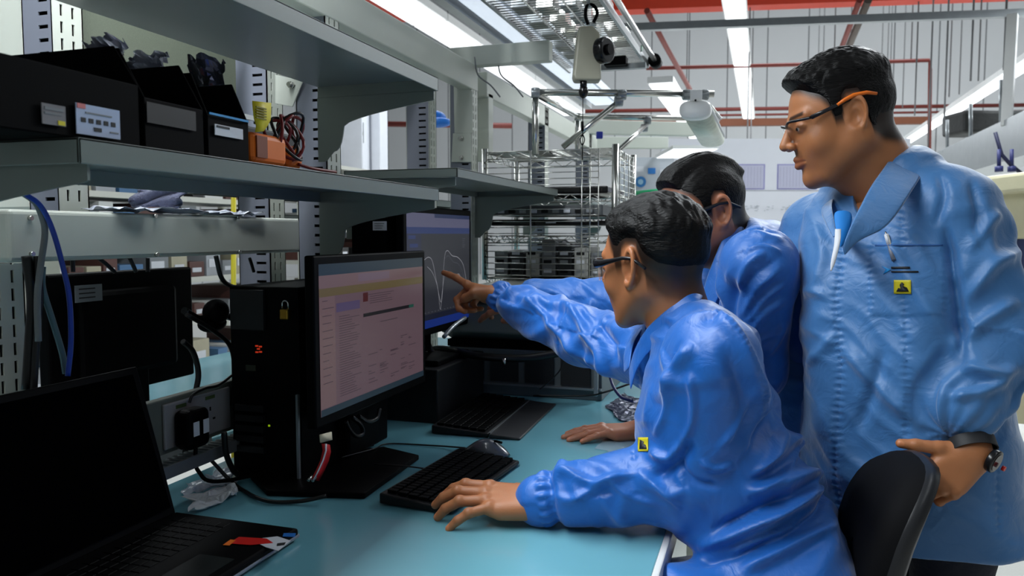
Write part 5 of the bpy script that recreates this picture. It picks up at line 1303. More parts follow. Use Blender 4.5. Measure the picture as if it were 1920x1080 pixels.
# storage racks with boxes far left
rnd = random.Random(11)
bincols = [mat('bin_'+n, c, 0.5) for n, c in (('white', (215, 216, 214)), ('grey', (120, 124, 128)), ('black', (22, 22, 24)), ('rust', (84, 52, 46)), ('blue', (70, 110, 150)), ('yellow', (168, 162, 140)), ('silver', (160, 164, 170)))]
cn = ['white', 'grey', 'black', 'dull red', 'blue', 'cream', 'silver grey']
ORD = ['first', 'second', 'third', 'fourth', 'fifth', 'sixth', 'seventh', 'eighth', 'ninth', 'tenth', 'eleventh', 'twelfth', 'thirteenth', 'fourteenth', 'fifteenth', 'sixteenth', 'seventeenth', 'eighteenth', 'nineteenth', 'twentieth']
def parts_rack(x, y0, y1, z1, label, levels, dx=0.45):
    t = thing('storage_rack', (x, (y0+y1)/2, 0), label, 'rack')
    for y in (y0, y1):
        for xx in (x, x-dx): MB().box((xx-0.02, y-0.02, 0), (xx+0.02, y+0.02, z1)).build('upright', beige, t)
    for z in levels: MB().box((x-dx, y0, z-0.03), (x+0.02, y1, z)).build('rack_shelf', offwhite, t)
    protos = {}
    for li, z in enumerate(levels[:-1]):
        y = y0+0.05; bi = 0
        while y < y1-0.16:
            wd = rnd.choice((0.10, 0.14, 0.18)); k = rnd.randrange(len(bincols)); h_ = rnd.choice((0.09, 0.13, 0.17))
            q = MB().box((x-dx*0.9, y, z), (x-0.01, y+wd*0.9, z+h_)); q.m = 1; q.box((x-0.01, y+wd*0.15, z+h_*0.3), (x-0.006, y+wd*0.7, z+h_*0.6))
            q.build('component_box', [bincols[k], labelwhite], None, bevel=0.003)
            o = bpy.context.scene.collection.objects[-1]
            tag(o, cn[k]+' labelled box, '+ORD[bi]+' on level '+['one', 'two', 'three', 'four', 'five'][li]+' of the far '+label.split(' ')[0]+' rack', 'box', 'boxes on the '+label)
            bi += 1; y += wd+rnd.choice((0.005, 0.01, 0.06))
parts_rack(-3.2, 2.6, 4.6, 1.75, 'open storage rack with labelled boxes seen under the left shelf', (0.5, 0.8, 1.05, 1.30, 1.52, 1.73))
parts_rack(-3.4, 5.2, 7.6, 1.9, 'second storage rack further back behind the posts', (0.5, 0.8, 1.1, 1.35, 1.6, 1.88))
one('partition_panel', MB().box((-2.9, 1.9, 0.9), (-2.86, 2.55, 1.72)), mat('partition_beige', (158, 160, 148), 0.6), 'plain beige partition panel seen under the left shelf', 'panel')
pipe_px('marker_pole', [(438, 310, 3.6), (438, 955, 3.6)], 0.012, yellow, 'yellow pole standing in front of the far storage rack', 'pole')
one('blue_cover', MB().ball(W(800, 222, 5.5), (0.15, 0.08, 0.06)).ball(W(822, 230, 5.4), (0.10, 0.06, 0.035)), mat('blue_film', (30, 110, 200), 0.5, bump=0.5, bs=30), 'crumpled bright blue cover seen between the posts', 'cover')
# ------------------------------------------------------------------ people
hairm = hair_mat('black_hair')
frame_dark = mat('glasses_frame_dark', (22, 22, 26), 0.3)
lensm = mat('clear_lens', (235, 240, 245), 0.05, trans=1.0, var=0.0, ior=1.1, alpha=0.35)
eyem = mat('eye_white', (190, 185, 180), 0.2)
irism = mat('dark_iris', (25, 15, 12), 0.1)
trous = mat('dark_trousers', (20, 24, 38), 0.8, var=0.2, bump=0.3, bs=80)
shoem = mat('black_shoe', (18, 18, 18), 0.4)

def garment(name, f, lo, hi, res, disp, material, parent, rel=1):
    V, Q = sdf_mesh(f, lo, hi, res); V = relax(V, Q, rel, 0.4)
    N = vnormals(V, Q); V = V+N*disp(V, N)[:, None]; V = relax(V, Q, 1, 0.25)
    o = np_obj(name, V, Q, material, parent); o['_'] = 0; del o['_']
    return o, V, Q
def bvh_of(V, Q): return BVHTree.FromPolygons([tuple(v) for v in V], [tuple(int(i) for i in q) for q in Q])
def decal(bvh, px0, py0, px1, py1, material, name, parent, off=0.0012, nx=6, ny=6, shape=None, rot=0.0):
    """a cloth patch following the garment: region given in the photo frame, laid on the first surface met"""
    rows = []; cx, cy = (px0+px1)/2, (py0+py1)/2
    pts = shape or None; mb = MB()
    def hit(x, y):
        dx, dy = x-cx, y-cy; c, s = math.cos(rot), math.sin(rot)
        r = ray(cx+dx*c-dy*s, cy+dx*s+dy*c).normalized(); h, n, i, dd = bvh.ray_cast(CAM, r, 5)
        if h is None: return None
        return h-r*off
    if shape:
        P = [hit(px0+(px1-px0)*u, py0+(py1-py0)*v) for u, v in shape]
        if any(p is None for p in P): return None
        mb.add(P, [tuple(range(len(P)))], True)
    else:
        for j in range(ny+1):
            row = [hit(px0+(px1-px0)*i/nx, py0+(py1-py0)*j/ny) for i in range(nx+1)]
            if any(p is None for p in row): return None
            rows.append(row)
        mb.grid(rows)
    return mb.build(name, material, parent, solid=0.0008)
def eyes(M, parent):
    for s in (1, -1):
        c = M @ Vector((0.0795, 0.031*s, 0.0)); e = MB().ball(c, 0.0118, 16, 10).build('eyeball', eyem, parent)
        ic = M @ Vector((0.0895, 0.031*s, -0.001)); MB().ball(ic, 0.0042, 12, 8).build('iris', irism, e)
def ribbon(pairs, n=6):   # strip between two splined edges
    a = spline([p[0] for p in pairs], n); b = spline([p[1] for p in pairs], n)
    return [[x, x*0.5+y*0.5, y] for x, y in zip(a, b)]
def bounds(pts, m):
    return [min(p[i] for p in pts)-m for i in range(3)], [max(p[i] for p in pts)+m for i in range(3)]
def cuff_gather(T, PHI, Tc, w=0.035, A=0.0022, n=15):
    return A*np.sin(PHI*n)*np.exp(-((T-Tc)/w)**2)
def skin_legs(P, hips, knees, ankles, r=(0.085, 0.06, 0.045)):
    d = None
    for h, k, a in zip(hips, knees, ankles):
        e = chain(P, [h, k, a], r, 0.03); d = e if d is None else smin(d, e, 0.02)
    return d
def make_legs(P_, hips, knees, ankles, parent, fwd, res=0.011):
    lo, hi = bounds([Vector(p) for p in hips+knees+ankles], 0.14)
    pel = (Vector(hips[0])+Vector(hips[1]))/2
    f = lambda P: smin(skin_legs(P, hips, knees, ankles, (0.088, 0.068, 0.06)), ell(P, pel+Vector((0, 0, 0.04)), (0.15, 0.15, 0.11)), 0.05)
    g, V, Q = garment('trousers', f, lo, hi, res, lambda V, N: 0.004*fold(V, (0, 0.2, 1), 9, 1.5, 3, 5), trous, parent)
    for a in ankles:
        a = Vector(a); fw = Vector(fwd).normalized()
        b = MB()
        b.ball(a+fw*0.07-Vector((0, 0, a.z-0.045)), (0.13, 0.046, 0.045), 20, 10, (fw, Vector((0, 0, 1)).cross(fw), Vector((0, 0, 1))))
        b.build('shoe', shoem, parent)

# =============================== 1: standing man
def man_standing():
    L = lambda x, y, z: camvec(x, y, z)
    skin = skin_mat('skin_tan', (172, 112, 72))
    H = W(1574, 224, 1.55)
    M = frame(H, L(-0.955, -0.235, 0.13), L(-0.22, 1.0, 0.03))
    NB = W(1668, 372, 1.58)
    f1 = L(-0.66, 0, -0.75); s1 = L(0.75, 0, -0.66)
    SL, EL, WL = W(1802, 392, 1.47), W(1868, 640, 1.43), W(1806, 785, 1.40)
    SR, ER, WR = W(1532, 430, 1.74), W(1500, 690, 1.80), W(1520, 900, 1.70)
    TA, TB = W(1668, 330, 1.57), W(1714, 985, 1.60)
    p = thing('person', (WL.x, 1.6, 0), 'standing person in pale blue lab coat, orange-tipped safety glasses, left hand on chair', 'person', 'technicians in blue lab coats')
    cm = (TA+TB)/2; p.location = (TB.x, TB.y, 0); p.matrix_world = Matrix.Translation(p.location)
    hd = head_piece(M, NB, full=0.010, res=0.0025, neckr=0.062, beard=0.30)
    HW = W(1828, 848, 1.36)
    HFL = hand_frame(HW, L(-0.74, -0.66, 0.04), L(-0.10, 0.25, -0.96), False)
    hl = hand_piece(HFL, False, [(24, 36, 22), (32, 44, 26), (40, 48, 30), (46, 48, 30)], (4, 0, -3, -8),
                    thumb=((0.040, 0.042, -0.004), (0.066, 0.070, -0.004), (0.084, 0.088, -0.008)), arm=WL+L(0.008, 0.03, 0.01), scale=0.98)
    HFR = hand_frame(WR, L(-0.1, -1, 0), L(-0.7, 0, 0.7), True)
    hr = hand_piece(HFR, True, [(20, 25, 15)]*4, arm=(ER*0.2+WR*0.8), res=0.003)
    def core(P):
        d = loft(P, TA+Vector((0, 0, -0.03)), TB, s1, f1, [(0, .07, .06, 0, 0), (.1, .15, .09, 0, 0), (.3, .17, .11, 0, 0), (.7, .16, .12, 0, 0), (1, .16, .12, 0, 0)])
        d = smin(d, chain(P, [SL, EL, WL], [.048, .04, .028]), 0.02); d = smin(d, chain(P, [SR, ER, WR], [.048, .04, .028]), 0.02)
        return d
    lo, hi = bounds([SL, EL, WL, SR, ER, WR, TA, TB], 0.2)
    V, Q = sdf_mesh(core, lo, hi, 0.012)
    V, Q, C = join([hd, hl, hr, (V, Q, np.ones((len(V), 3)))])
    body = np_obj('body', V, Q, skin, p, C)
    # coat
    limbL = [SL+L(-0.02, 0.0, 0.01), EL, WL+L(0, 0.024, 0)]; limbR = [SR, ER, WR]
    rimC = W(1655, 352, 1.57)
    def coat(P):
        d = loft(P, TA+Vector((0, 0, 0.02)), TB, s1, f1,
                 [(0, .085, .075, 0, -.01), (.05, .105, .085, 0, -.01), (.10, .165, .10, 0, -.01), (.18, .190, .115, 0, 0), (.30, .190, .135, 0, .015), (.5, .187, .150, 0, .03), (.75, .200, .155, 0, .03), (1, .220, .165, 0, .02)], 2.2, 0.008)
        d = smin(d, rc(P, W(1712, 332, 1.54), SL, 0.050, 0.068), 0.05)
        d = smin(d, rc(P, W(1620, 350, 1.62), SR, 0.050, 0.066), 0.05)
        a = chain(P, limbL, [.079, .079, .062], 0.035)
        q = chain(P, limbR, [.075, .072, .058], 0.03)
        d = smin(d, a, 0.022); d = smin(d, q, 0.022)
        # neck opening with a front V
        cut = rc(P, NB+L(0.02, -0.02, 0.02), H+L(0.05, -0.02, 0), 0.058, 0.070)
        vv = chain(P, [NB+L(-0.02, 0.02, -0.02), W(1597, 402, 1.42), W(1574, 462, 1.36)], [0.046, 0.024, 0.008], 0.01)
        d = smax(d, -smin(cut, vv, 0.015), 0.006)
        return d
    seam1 = [onP for onP in (W(1572, 470, 1.36), W(1568, 600, 1.36), W(1572, 760, 1.36), W(1570, 1000, 1.38))]
    def disp(V, N):
        T, PH_, D = limb_coords(V, limbL); inL = 1-sst(D, 0.082, 0.10)
        T2, PH2, D2 = limb_coords(V, limbR); inR = 1-sst(D2, 0.09, 0.11)
        tors = 1-np.maximum(inL, inR)
        z = V[:, 2]
        o = tors*(0.012*fold(V, Vector(s1)+Vector((0, 0, .3)), 4.6, 0.9, 1.7, 1)
                  + 0.008*fold(V, Vector(s1)*.7+Vector((0, 0, -.9)), 7, 0.8, 2.6, 2)+0.003*fold(V, Vector(s1)*.5+Vector((0, 0, .8)), 24, 1.0, 6, 3))
        el = np.exp(-((T-0.27)/0.13)**2)
        LC = np.stack([T, PH_*0.05, PH_*0], 1)
        o += inL*(0.016*fold(LC, (1, 0.9, 0), 11, 0.8, 7, 4)*(0.4+0.6*el)+0.010*fold(LC, (0.5, -1, 0), 9, 0.8, 7, 6)*(1-el*.5))
        o += inL*cuff_gather(T, PH_, 0.44, 0.04, 0.004, 13)
        o += inR*0.010*fold(np.stack([T2, PH2*0.05, PH2*0], 1), (1, 0.8, 0), 11, 0.8, 7, 5)
        # puckered seams: placket, pocket edge / princess seam
        uv = np.array([proj(v)[:2] for v in V])
        facing = sst(-(N@np.array(FW)), 0.0, 0.2)*tors
        for (xs, ys, A, lam) in (((1578, 1566, 1575, 1568, 1572), (450, 560, 700, 850, 1040), 0.0030, 13), ((1697, 1700, 1700, 1706), (560, 700, 860, 1040), 0.0024, 12), ((1693, 1690), (330, 470), 0.0022, 13), ((1862, 1868, 1872), (830, 900, 1000), 0.0022, 15)):
            x0 = np.interp(uv[:, 1], ys, xs); m = np.exp(-((uv[:, 0]-x0-3*np.sin(uv[:, 1]*0.5))/7.5)**2)*sst(uv[:, 1], ys[0]-8, ys[0])*(1-sst(uv[:, 1], ys[-1], ys[-1]+8))
            o += facing*m*A*(np.sin(uv[:, 1]*2*np.pi/lam+1.8*noise(V, 30, 4))-0.3)
            o -= facing*0.0015*np.exp(-((uv[:, 0]-x0)/2.5)**2)*sst(uv[:, 1], ys[0]-8, ys[0])*(1-sst(uv[:, 1], ys[-1], ys[-1]+8))
        o += sst(-(N@np.array(FW)), 0.0, 0.2)*px_folds(uv, [([(1770, 420), (1786, 500), (1800, 590), (1806, 680)], 10, -0.022), ([(1655, 420), (1700, 520), (1800, 660)], 14, 0.008),
            ([(1480, 560), (1520, 545), (1562, 560)], 9, 0.008), ([(1490, 700), (1540, 660), (1570, 620)], 10, 0.009), ([(1580, 640), (1640, 720), (1720, 790)], 14, 0.010), ([(1600, 820), (1640, 720), (1655, 650)], 12, -0.008),
            ([(1810, 480), (1850, 420), (1880, 400)], 12, 0.012), ([(1815, 560), (1860, 500), (1915, 470)], 12, 0.014), ([(1810, 640), (1850, 600), (1915, 560)], 12, 0.014), ([(1800, 690), (1860, 700), (1915, 690)], 10, 0.016), ([(1775, 745), (1840, 735), (1900, 700)], 9, 0.014),
            ([(1640, 930), (1700, 900), (1770, 960)], 14, 0.007), ([(1760, 320), (1770, 370), (1750, 430)], 9, -0.009), ([(1820, 330), (1835, 400), (1830, 460)], 9, -0.010), ([(1530, 420), (1545, 480), (1530, 540)], 9, 0.007)])
        # breast pocket: a slightly raised patch
        pin = sst(uv[:, 0], 1628, 1632)*(1-sst(uv[:, 0], 1768, 1773))*sst(uv[:, 1], 456, 459)*(1-sst(uv[:, 1], 588, 594))
        o += facing*0.0028*pin
        pe = (np.exp(-((uv[:, 0]-1631)/6)**2)+np.exp(-((uv[:, 0]-1769)/6)**2))*sst(uv[:, 1], 456, 459)*(1-sst(uv[:, 1], 588, 594))
        o += facing*pe*0.002*np.sin(uv[:, 1]*2*np.pi/12)
        return o
    cm1 = cloth_mat('pale_blue_coat_cloth', (62, 116, 172), 0.50, 0.5, 0.6)
    lo, hi = bounds([SL, EL, WL, SR, ER, WR, TA, TB], 0.24)
    co, CV, CQ = garment('lab_coat', coat, lo, hi, 0.0042, disp, cm1, p)
    bv = bvh_of(CV, CQ)
    # collar: a standing fold round the neck that opens to the front
    off = lambda px, py, d: W(px, py, d)
    near = [(off(1686, 262, 1.60), off(1700, 268, 1.63)), (off(1664, 302, 1.50), off(1732, 312, 1.50)), (off(1632, 348, 1.435), off(1708, 364, 1.42)), (off(1610, 390, 1.40), off(1664, 424, 1.383)), (off(1594, 425, 1.375), off(1612, 452, 1.372)), (off(1580, 462, 1.362), off(1583, 480, 1.36))]
    MB().grid(ribbon(near)).build('collar', cm1, co, solid=0.004, subd=1)
    back = [(off(1690, 262, 1.60), off(1700, 270, 1.63)), (off(1650, 300, 1.70), off(1650, 320, 1.72)), (off(1590, 345, 1.70), off(1560, 356, 1.72)), (off(1562, 376, 1.58), off(1540, 392, 1.60)), (off(1564, 410, 1.47), off(1548, 420, 1.48)), (off(1570, 440, 1.41), off(1562, 446, 1.41))]
    MB().grid(ribbon(back)).build('collar', cm1, co, solid=0.004, subd=1)
    # blue shirt and white lanyard in the opening
    MB().grid([[W(1560, 395, 1.46), W(1580, 392, 1.44), W(1602, 396, 1.45)], [W(1566, 425, 1.43), W(1578, 426, 1.42), W(1596, 428, 1.42)], [W(1572, 462, 1.40), W(1576, 464, 1.395), W(1580, 466, 1.40)]]).build('shirt', mat('bright_blue_shirt', (20, 120, 200), 0.7), p, solid=0.004, subd=2)
    MB().grid(ribbon([(W(1566, 430, 1.385), W(1577, 430, 1.38)), (W(1564, 460, 1.365), W(1575, 455, 1.36)), (W(1558, 490, 1.355), W(1566, 492, 1.352)), (W(1557, 508, 1.35), W(1559, 508, 1.35))])).build('lanyard', labelwhite, p, solid=0.002)
    # pocket badge, logo lines
    lo_ = decal(bv, 1648, 497, 1671, 514, mat('cyan_print', (40, 150, 220), 0.6), 'printed_logo', co, shape=[(0.2, 0.1), (1, 0.5), (0.35, 1), (0.55, 0.5)])
    for (a, b, c_, d_) in ((1671, 500, 1706, 504), (1671, 508, 1722, 511)): decal(bv, a, b, c_, d_, ink, 'printed_text', co, nx=5, ny=1)
    bd = decal(bv, 1676, 525, 1708, 551, yellow, 'static_warning_badge', co, 0.0022, rot=0.0)
    if bd:
        decal(bv, 1676, 525, 1708, 551, ink, 'hand_mark', bd, 0.0034, shape=[(.46, .16), (.60, .30), (.54, .44), (.76, .54), (.88, .84), (.14, .84), (.26, .58), (.40, .62), (.34, .36)])
    pn = bv.ray_cast(CAM, ray(1658, 440).normalized(), 5)[0]; pn2 = bv.ray_cast(CAM, ray(1674, 488).normalized(), 5)[0]
    if pn and pn2:
        o_ = -FH*0.008; q = thing('pen', pn2, 'white and grey pen clipped in the standing man\'s breast pocket', 'pen')
        a_, b_ = pn+o_, pn2+o_*0.5
        MB().cyl(a_, a_+(b_-a_)*0.35, 0.0042, 10).build('upper_barrel', labelwhite, q); MB().cyl(a_+(b_-a_)*0.35, b_, 0.0042, 10).build('lower_barrel', grey_and_shade, q)
        MB().cyl(a_-(b_-a_)*0.1, a_, 0.002, 8).build('push_button', chrome, q); MB().bar(a_+o_*0.6, a_+(b_-a_)*0.5+o_*0.6, 0.003, 0.0015).build('clip', chrome, q)
    decal(bv, 1640, 458, 1768, 461, mat('pocket_seam_thread', (52, 98, 160), 0.7), 'pocket_hem', co, 0.001, nx=14, ny=1)
    # hair
    def t(P):
        hd_ = hairline(P, HL); top = sst(P[:, 2], 0.045, 0.10); fr = sst(P[:, 0], 0.03, 0.09)*top
        m_ = sst(hd_, 0.004, 0.022)
        st = np.stack([P[:, 0]*60+P[:, 2]*40, P[:, 1]*260, P[:, 2]*70-P[:, 0]*70], 1).astype(np.float32)
        th = -0.004+m_*(0.0065+0.014*top+0.010*fr*sst(P[:, 2], 0.06, 0.085))
        return th+m_*(0.0008+0.0014*top)*noise(st, 1, 3)
    hair_piece(M, t, p, hairm, full=0.010)
    eyes(M, p)
    # safety glasses: top rim, wrap lens, temples with orange tips
    g = thing('safety_glasses', M @ Vector((0.09, 0, 0)), None, None); del_keys(g)
    mwl = M.copy()
    reparent(g, p)
    for s in (1, -1):
        MB().tube([mwl @ Vector(q) for q in spline([(0.103, s*0.003, 0.010), (0.104, s*0.03, 0.016), (0.092, s*0.056, 0.014), (0.070, s*0.070, 0.012)], 6)], 0.0028).build('brow_bar', frame_dark, g)
        tb = [(0.070, 0.070), (0.045, 0.076), (0.018, 0.080), (-0.004, 0.080)]
        mb = MB(); mb.tube([mwl @ Vector((x, s*y, 0.012+(0.07-x)*0.20)) for x, y in tb], [0.0045, 0.0038, 0.0034, 0.0034], 8); tm = mb.build('temple', frame_dark, g)
        mb = MB(); mb.tube([mwl @ Vector((x, s*y, 0.012+(0.07-min(x, 0.07))*0.20+dz)) for x, y, dz in ((0.022, 0.0812, 0), (0.008, 0.083, 0.003), (-0.010, 0.0835, 0.004), (-0.034, 0.083, -0.002), (-0.052, 0.080, -0.012))], [0.0030, 0.0036, 0.0038, 0.0038, 0.003], 8)
        mb.build('temple_tip', orange, tm)
        rows = []
        for i in range(9):
            a = i/8; x = 0.106-0.036*a**2.2; y = 0.004+0.066*a
            zt = 0.013-0.002*a; zb = -0.028+0.016*abs(a-0.45)**1.2*2-(0.0 if a > .15 else -0.010)
            rows.append([mwl @ Vector((x+0.002*(0.5-abs(k/4-0.5)), s*y, zt+(zb-zt)*k/4)) for k in range(5)])
        MB().grid(rows).build('lens', lensm, g, solid=0.0015)
    # wrist watch
    ax = (WL-HW).normalized(); wc = HW+ax*0.014
    u = ax.cross(HFL.to_3x3() @ Vector((0, 0, 1))).normalized(); v = ax.cross(u)
    rows = []
    for k in (-1, 1):
        for rr in ((0.036, 0.030), (0.039, 0.033))[::k]:
            rows.append([wc+ax*0.011*k+u*rr[0]*math.cos(2*math.pi*j/28)+v*rr[1]*math.sin(2*math.pi*j/28) for j in range(28)])
    rows.append(rows[0])
    wt = MB().grid(rows, True, True).build('wrist_watch', mat('black_rubber_strap', (24, 25, 28), 0.6), p, bevel=0.001)
    dc = wc+L(0.020, -0.020, -0.030); dn = L(0.55, -0.3, -0.78).normalized()
    cs = MB().cyl(dc-dn*0.007, dc+dn*0.006, 0.021, 24).build('watch_case', mat('black_watch_case', (20, 20, 22), 0.25), wt, bevel=0.003)
    MB().cyl(dc+dn*0.006, dc+dn*0.0068, 0.016, 24).build('watch_dial', mat('dark_dial', (40, 12, 18), 0.15), cs)
    MB().cyl(dc+dn*0.002+L(0.0155, -.012, 0.004), dc+dn*0.007+L(0.0155, -.012, 0.004), 0.0045, 10).build('red_button', redc, cs)
    # trousers, shoes
    hl_, hr_ = W(1780, 1130, 1.55), W(1690, 1130, 1.70)
    hl_.z = hr_.z = 0.86
    kn = [Vector((hl_.x, hl_.y, 0.46)), Vector((hr_.x, hr_.y, 0.46))]; an = [Vector((hl_.x+.01, hl_.y, 0.09)), Vector((hr_.x, hr_.y, 0.09))]
    make_legs(None, [hl_, hr_], kn, an, p, f1)
    return p, bv
def del_keys(o):
    for k in ('label', 'category', 'group', 'kind'):
        if k in o: del o[k]
def reparent(o, p):
    o.parent = p; o.matrix_parent_inverse = Matrix.Identity(4)
    mw = Matrix.Translation(o.location); o.matrix_basis = parent_world(p).inverted() @ mw
P1, bv1 = man_standing()

# =============================== 2: seated man
def man_seated():
    L = lambda x, y, z: camvec(x, y, z)
    skin = skin_mat('skin_light_brown', (174, 112, 74))
    H = W(1224, 496, 1.44)
    M = frame(H, L(-0.66, -0.06, 0.75), L(-0.05, 1.0, 0.05))
    NB = W(1282, 640, 1.44)
    f2 = L(-0.93, 0, 0.36); s2 = L(-0.36, 0, -0.93)
    SL, EL, WL = W(1340, 672, 1.27), W(1318, 893, 1.34), W(1000, 937, 1.39)
    SR, ER, WR = W(1222, 668, 1.58), W(1092, 628, 1.80), W(930, 553, 2.00)
    TA, TB = W(1290, 600, 1.43), W(1475, 1140, 1.42)
    p = thing('person', (TB.x, TB.y, 0), 'seated person in bright blue lab coat pointing at the graph, left hand on keyboard', 'person', 'technicians in blue lab coats')
    hd = head_piece(M, NB, full=0.0, res=0.0025, neckr=0.052, beard=0.15, hl=HL2, low=HL)
    HFL = hand_frame(WL, L(-1.0, 0.02, 0.16), L(0.05, 0.97, -0.30), False)
    HFL.translation = WL+L(0.012, 0.0, 0)
    hl = hand_piece(HFL, False, [(2, 26, 16), (0, 30, 18), (2, 30, 18), (6, 22, 12)], (6, 1, -6, -24),
                    thumb=((0.044, 0.042, -0.016), (0.070, 0.052, -0.026), (0.092, 0.048, -0.034)), arm=(EL*0.22+WL*0.78), res=0.0016, scale=1.10)
    HFR = hand_frame(WR+L(0.004, 0, 0), L(-0.78, 0.14, 0.60), L(0.35, 0.72, 0.25), True)
    hr = hand_piece(HFR, True, [(-14, 6, 4), (62, 70, 40), (70, 75, 45), (74, 75, 45)], (3, 0, -3, -6),
                    thumb=((0.045, 0.034, -0.022), (0.072, 0.026, -0.036), (0.090, 0.012, -0.040)), arm=(ER*0.22+WR*0.78), res=0.0018)
    def core(P):
        d = loft(P, TA+Vector((0, 0, -0.03)), TB, s2, f2, [(0, .06, .05, 0, 0), (.15, .15, .08, 0, 0), (.5, .15, .09, 0, 0), (1, .15, .11, 0, 0)])
        d = smin(d, chain(P, [SL, EL, WL], [.045, .038, .027]), 0.02); d = smin(d, chain(P, [SR, ER, WR], [.045, .038, .027]), 0.02)
        return d
    lo, hi = bounds([SL, EL, WL, SR, ER, WR, TA, TB], 0.15)
    V, Q = sdf_mesh(core, lo, hi, 0.012)
    V, Q, C = join([hd, hl, hr, (V, Q, np.ones((len(V), 3)))])
    np_obj('body', V, Q, skin, p, C)
    limbL = [SL, EL, WL+L(0.012, 0.0, 0)]; limbR = [SR, ER, WR+L(0.012, -0.006, -0.004)]
    hipL, hipR = W(1500, 1150, 1.27), W(1470, 1120, 1.60)
    def coat(P):
        d = loft(P, TA+L(-0.01, 0.012, 0), TB, s2, f2,
                 [(0, .075, .060, 0, 0), (.06, .12, .075, 0, 0), (.14, .165, .095, 0, -.005), (.25, .185, .125, 0, .014), (.45, .190, .136, 0, .030), (.62, .20, .130, 0, .012), (.74, .205, .100, 0, -.035), (.87, .215, .100, 0, -.045), (1, .22, .115, 0, -.04)], 2.3, 0.02)
        d = smin(d, rc(P, W(1300, 618, 1.38), SL, 0.045, 0.066), 0.05)
        d = smin(d, rc(P, W(1250, 628, 1.50), SR, 0.045, 0.062), 0.05)
        a = chain(P, limbL, [.074, .078, .046], 0.03)
        a = smin(a, rc(P, EL*0.8+WL*0.2, EL*0.25+WL*0.75, 0.066, 0.050), 0.02)
        q = chain(P, limbR, [.068, .066, .040], 0.03); q = smin(q, rc(P, ER*0.7+WR*0.3, ER*0.3+WR*0.7, 0.060, 0.052), 0.02)
        d = smin(d, a, 0.02); d = smin(d, q, 0.025)
        lap = smin(rc(P, hipL, W(1270, 1165, 1.25), 0.105, 0.085), rc(P, hipR, W(1250, 1135, 1.50), 0.10, 0.085), 0.05)
        d = smin(d, lap, 0.04)
        cut = rc(P, NB+L(-0.015, -0.01, 0.0), H+L(0.03, -0.02, 0), 0.056, 0.064)
        vv = rc(P, NB+L(-0.02, -0.01, 0.01), W(1180, 735, 1.50), 0.05, 0.012)
        return smax(d, -smin(cut, vv, 0.015), 0.006)
    def disp(V, N):
        T, PH_, D = limb_coords(V, limbL); inL = 1-sst(D, 0.085, 0.10)
        T2, PH2, D2 = limb_coords(V, limbR); inR = 1-sst(D2, 0.078, 0.09)
        tors = 1-np.maximum(inL, inR); LT = sum(((limbL[i+1]-limbL[i]).length for i in range(2))); LT2 = sum(((limbR[i+1]-limbR[i]).length for i in range(2)))
        LC = np.stack([T, PH_*0.05, PH_*0], 1); LC2 = np.stack([T2, PH2*0.05, PH2*0], 1)
        o = tors*(0.014*fold(V, (0.5, 0.4, 0.7), 6, 1.0, 2.0, 21)+0.010*fold(V, (-0.6, 0.2, 0.8), 9, 1.0, 3, 22)+0.004*fold(V, (0.2, 0.2, 1), 22, 1.0, 6, 23))
        o += inL*(0.013*fold(LC, (1, 0.9, 0), 9, 0.9, 6, 24)+0.006*fold(LC, (1, -0.7, 0), 15, 0.9, 8, 26))+inR*(0.010*fold(LC2, (0.8, 1, 0), 9, 0.8, 6, 25)+0.006*fold(LC2, (1, -0.5, 0), 17, 0.9, 8, 27))
        o += inL*cuff_gather(T, PH_, LT-0.012, 0.014, 0.0028, 17)*sst(LT-T, 0.0, 0.006)+inR*cuff_gather(T2, PH2, LT2-0.012, 0.014, 0.0026, 15)*sst(LT2-T2, 0.0, 0.006)
        o -= inL*0.008*np.exp(-((T-LT+0.028)/0.008)**2)+inR*0.006*np.exp(-((T2-LT2+0.024)/0.008)**2)
        uv = np.array([proj(v)[:2] for v in V]); fc = sst(-(N@np.array(FW)), 0.08, 0.38)
        o += fc*px_folds(uv, [([(1330, 575), (1385, 640), (1425, 740), (1420, 800)], 12, 0.016), ([(1350, 640), (1400, 760), (1380, 860)], 16, -0.010), ([(1235, 760), (1260, 690), (1300, 640)], 14, 0.012),
            ([(1395, 890), (1440, 860), (1500, 800), (1510, 760)], 14, 0.014), ([(1390, 930), (1470, 900), (1540, 880)], 13, 0.016), ([(1300, 1035), (1400, 985), (1500, 940), (1550, 905)], 12, 0.020), ([(1380, 1075), (1470, 1030), (1560, 985)], 12, 0.014), ([(1330, 1005), (1420, 960), (1480, 930)], 12, -0.018),
            ([(1020, 905), (1060, 885), (1110, 905), (1170, 895)], 9, 0.010), ([(1035, 930), (1080, 935), (1140, 900), (1200, 885)], 8, 0.008), ([(1190, 880), (1240, 920), (1290, 925)], 12, 0.010), ([(1220, 900), (1265, 870), (1300, 820)], 12, -0.012), ([(1215, 845), (1255, 860), (1280, 830)], 9, 0.012),
            ([(960, 545), (1010, 580), (1080, 660), (1150, 700)], 7, 0.009), ([(1045, 560), (1085, 600), (1130, 680), (1165, 720)], 7, 0.011), ([(1000, 555), (1030, 570), (1085, 580), (1130, 610)], 8, 0.010), ([(1110, 590), (1145, 640), (1160, 690)], 8, -0.010),
            ([(1195, 660), (1215, 740), (1205, 800)], 10, 0.008), ([(1240, 600), (1260, 640), (1240, 700)], 8, -0.007), ([(1440, 640), (1500, 760), (1520, 830)], 12, 0.010)])
        o *= 1.15
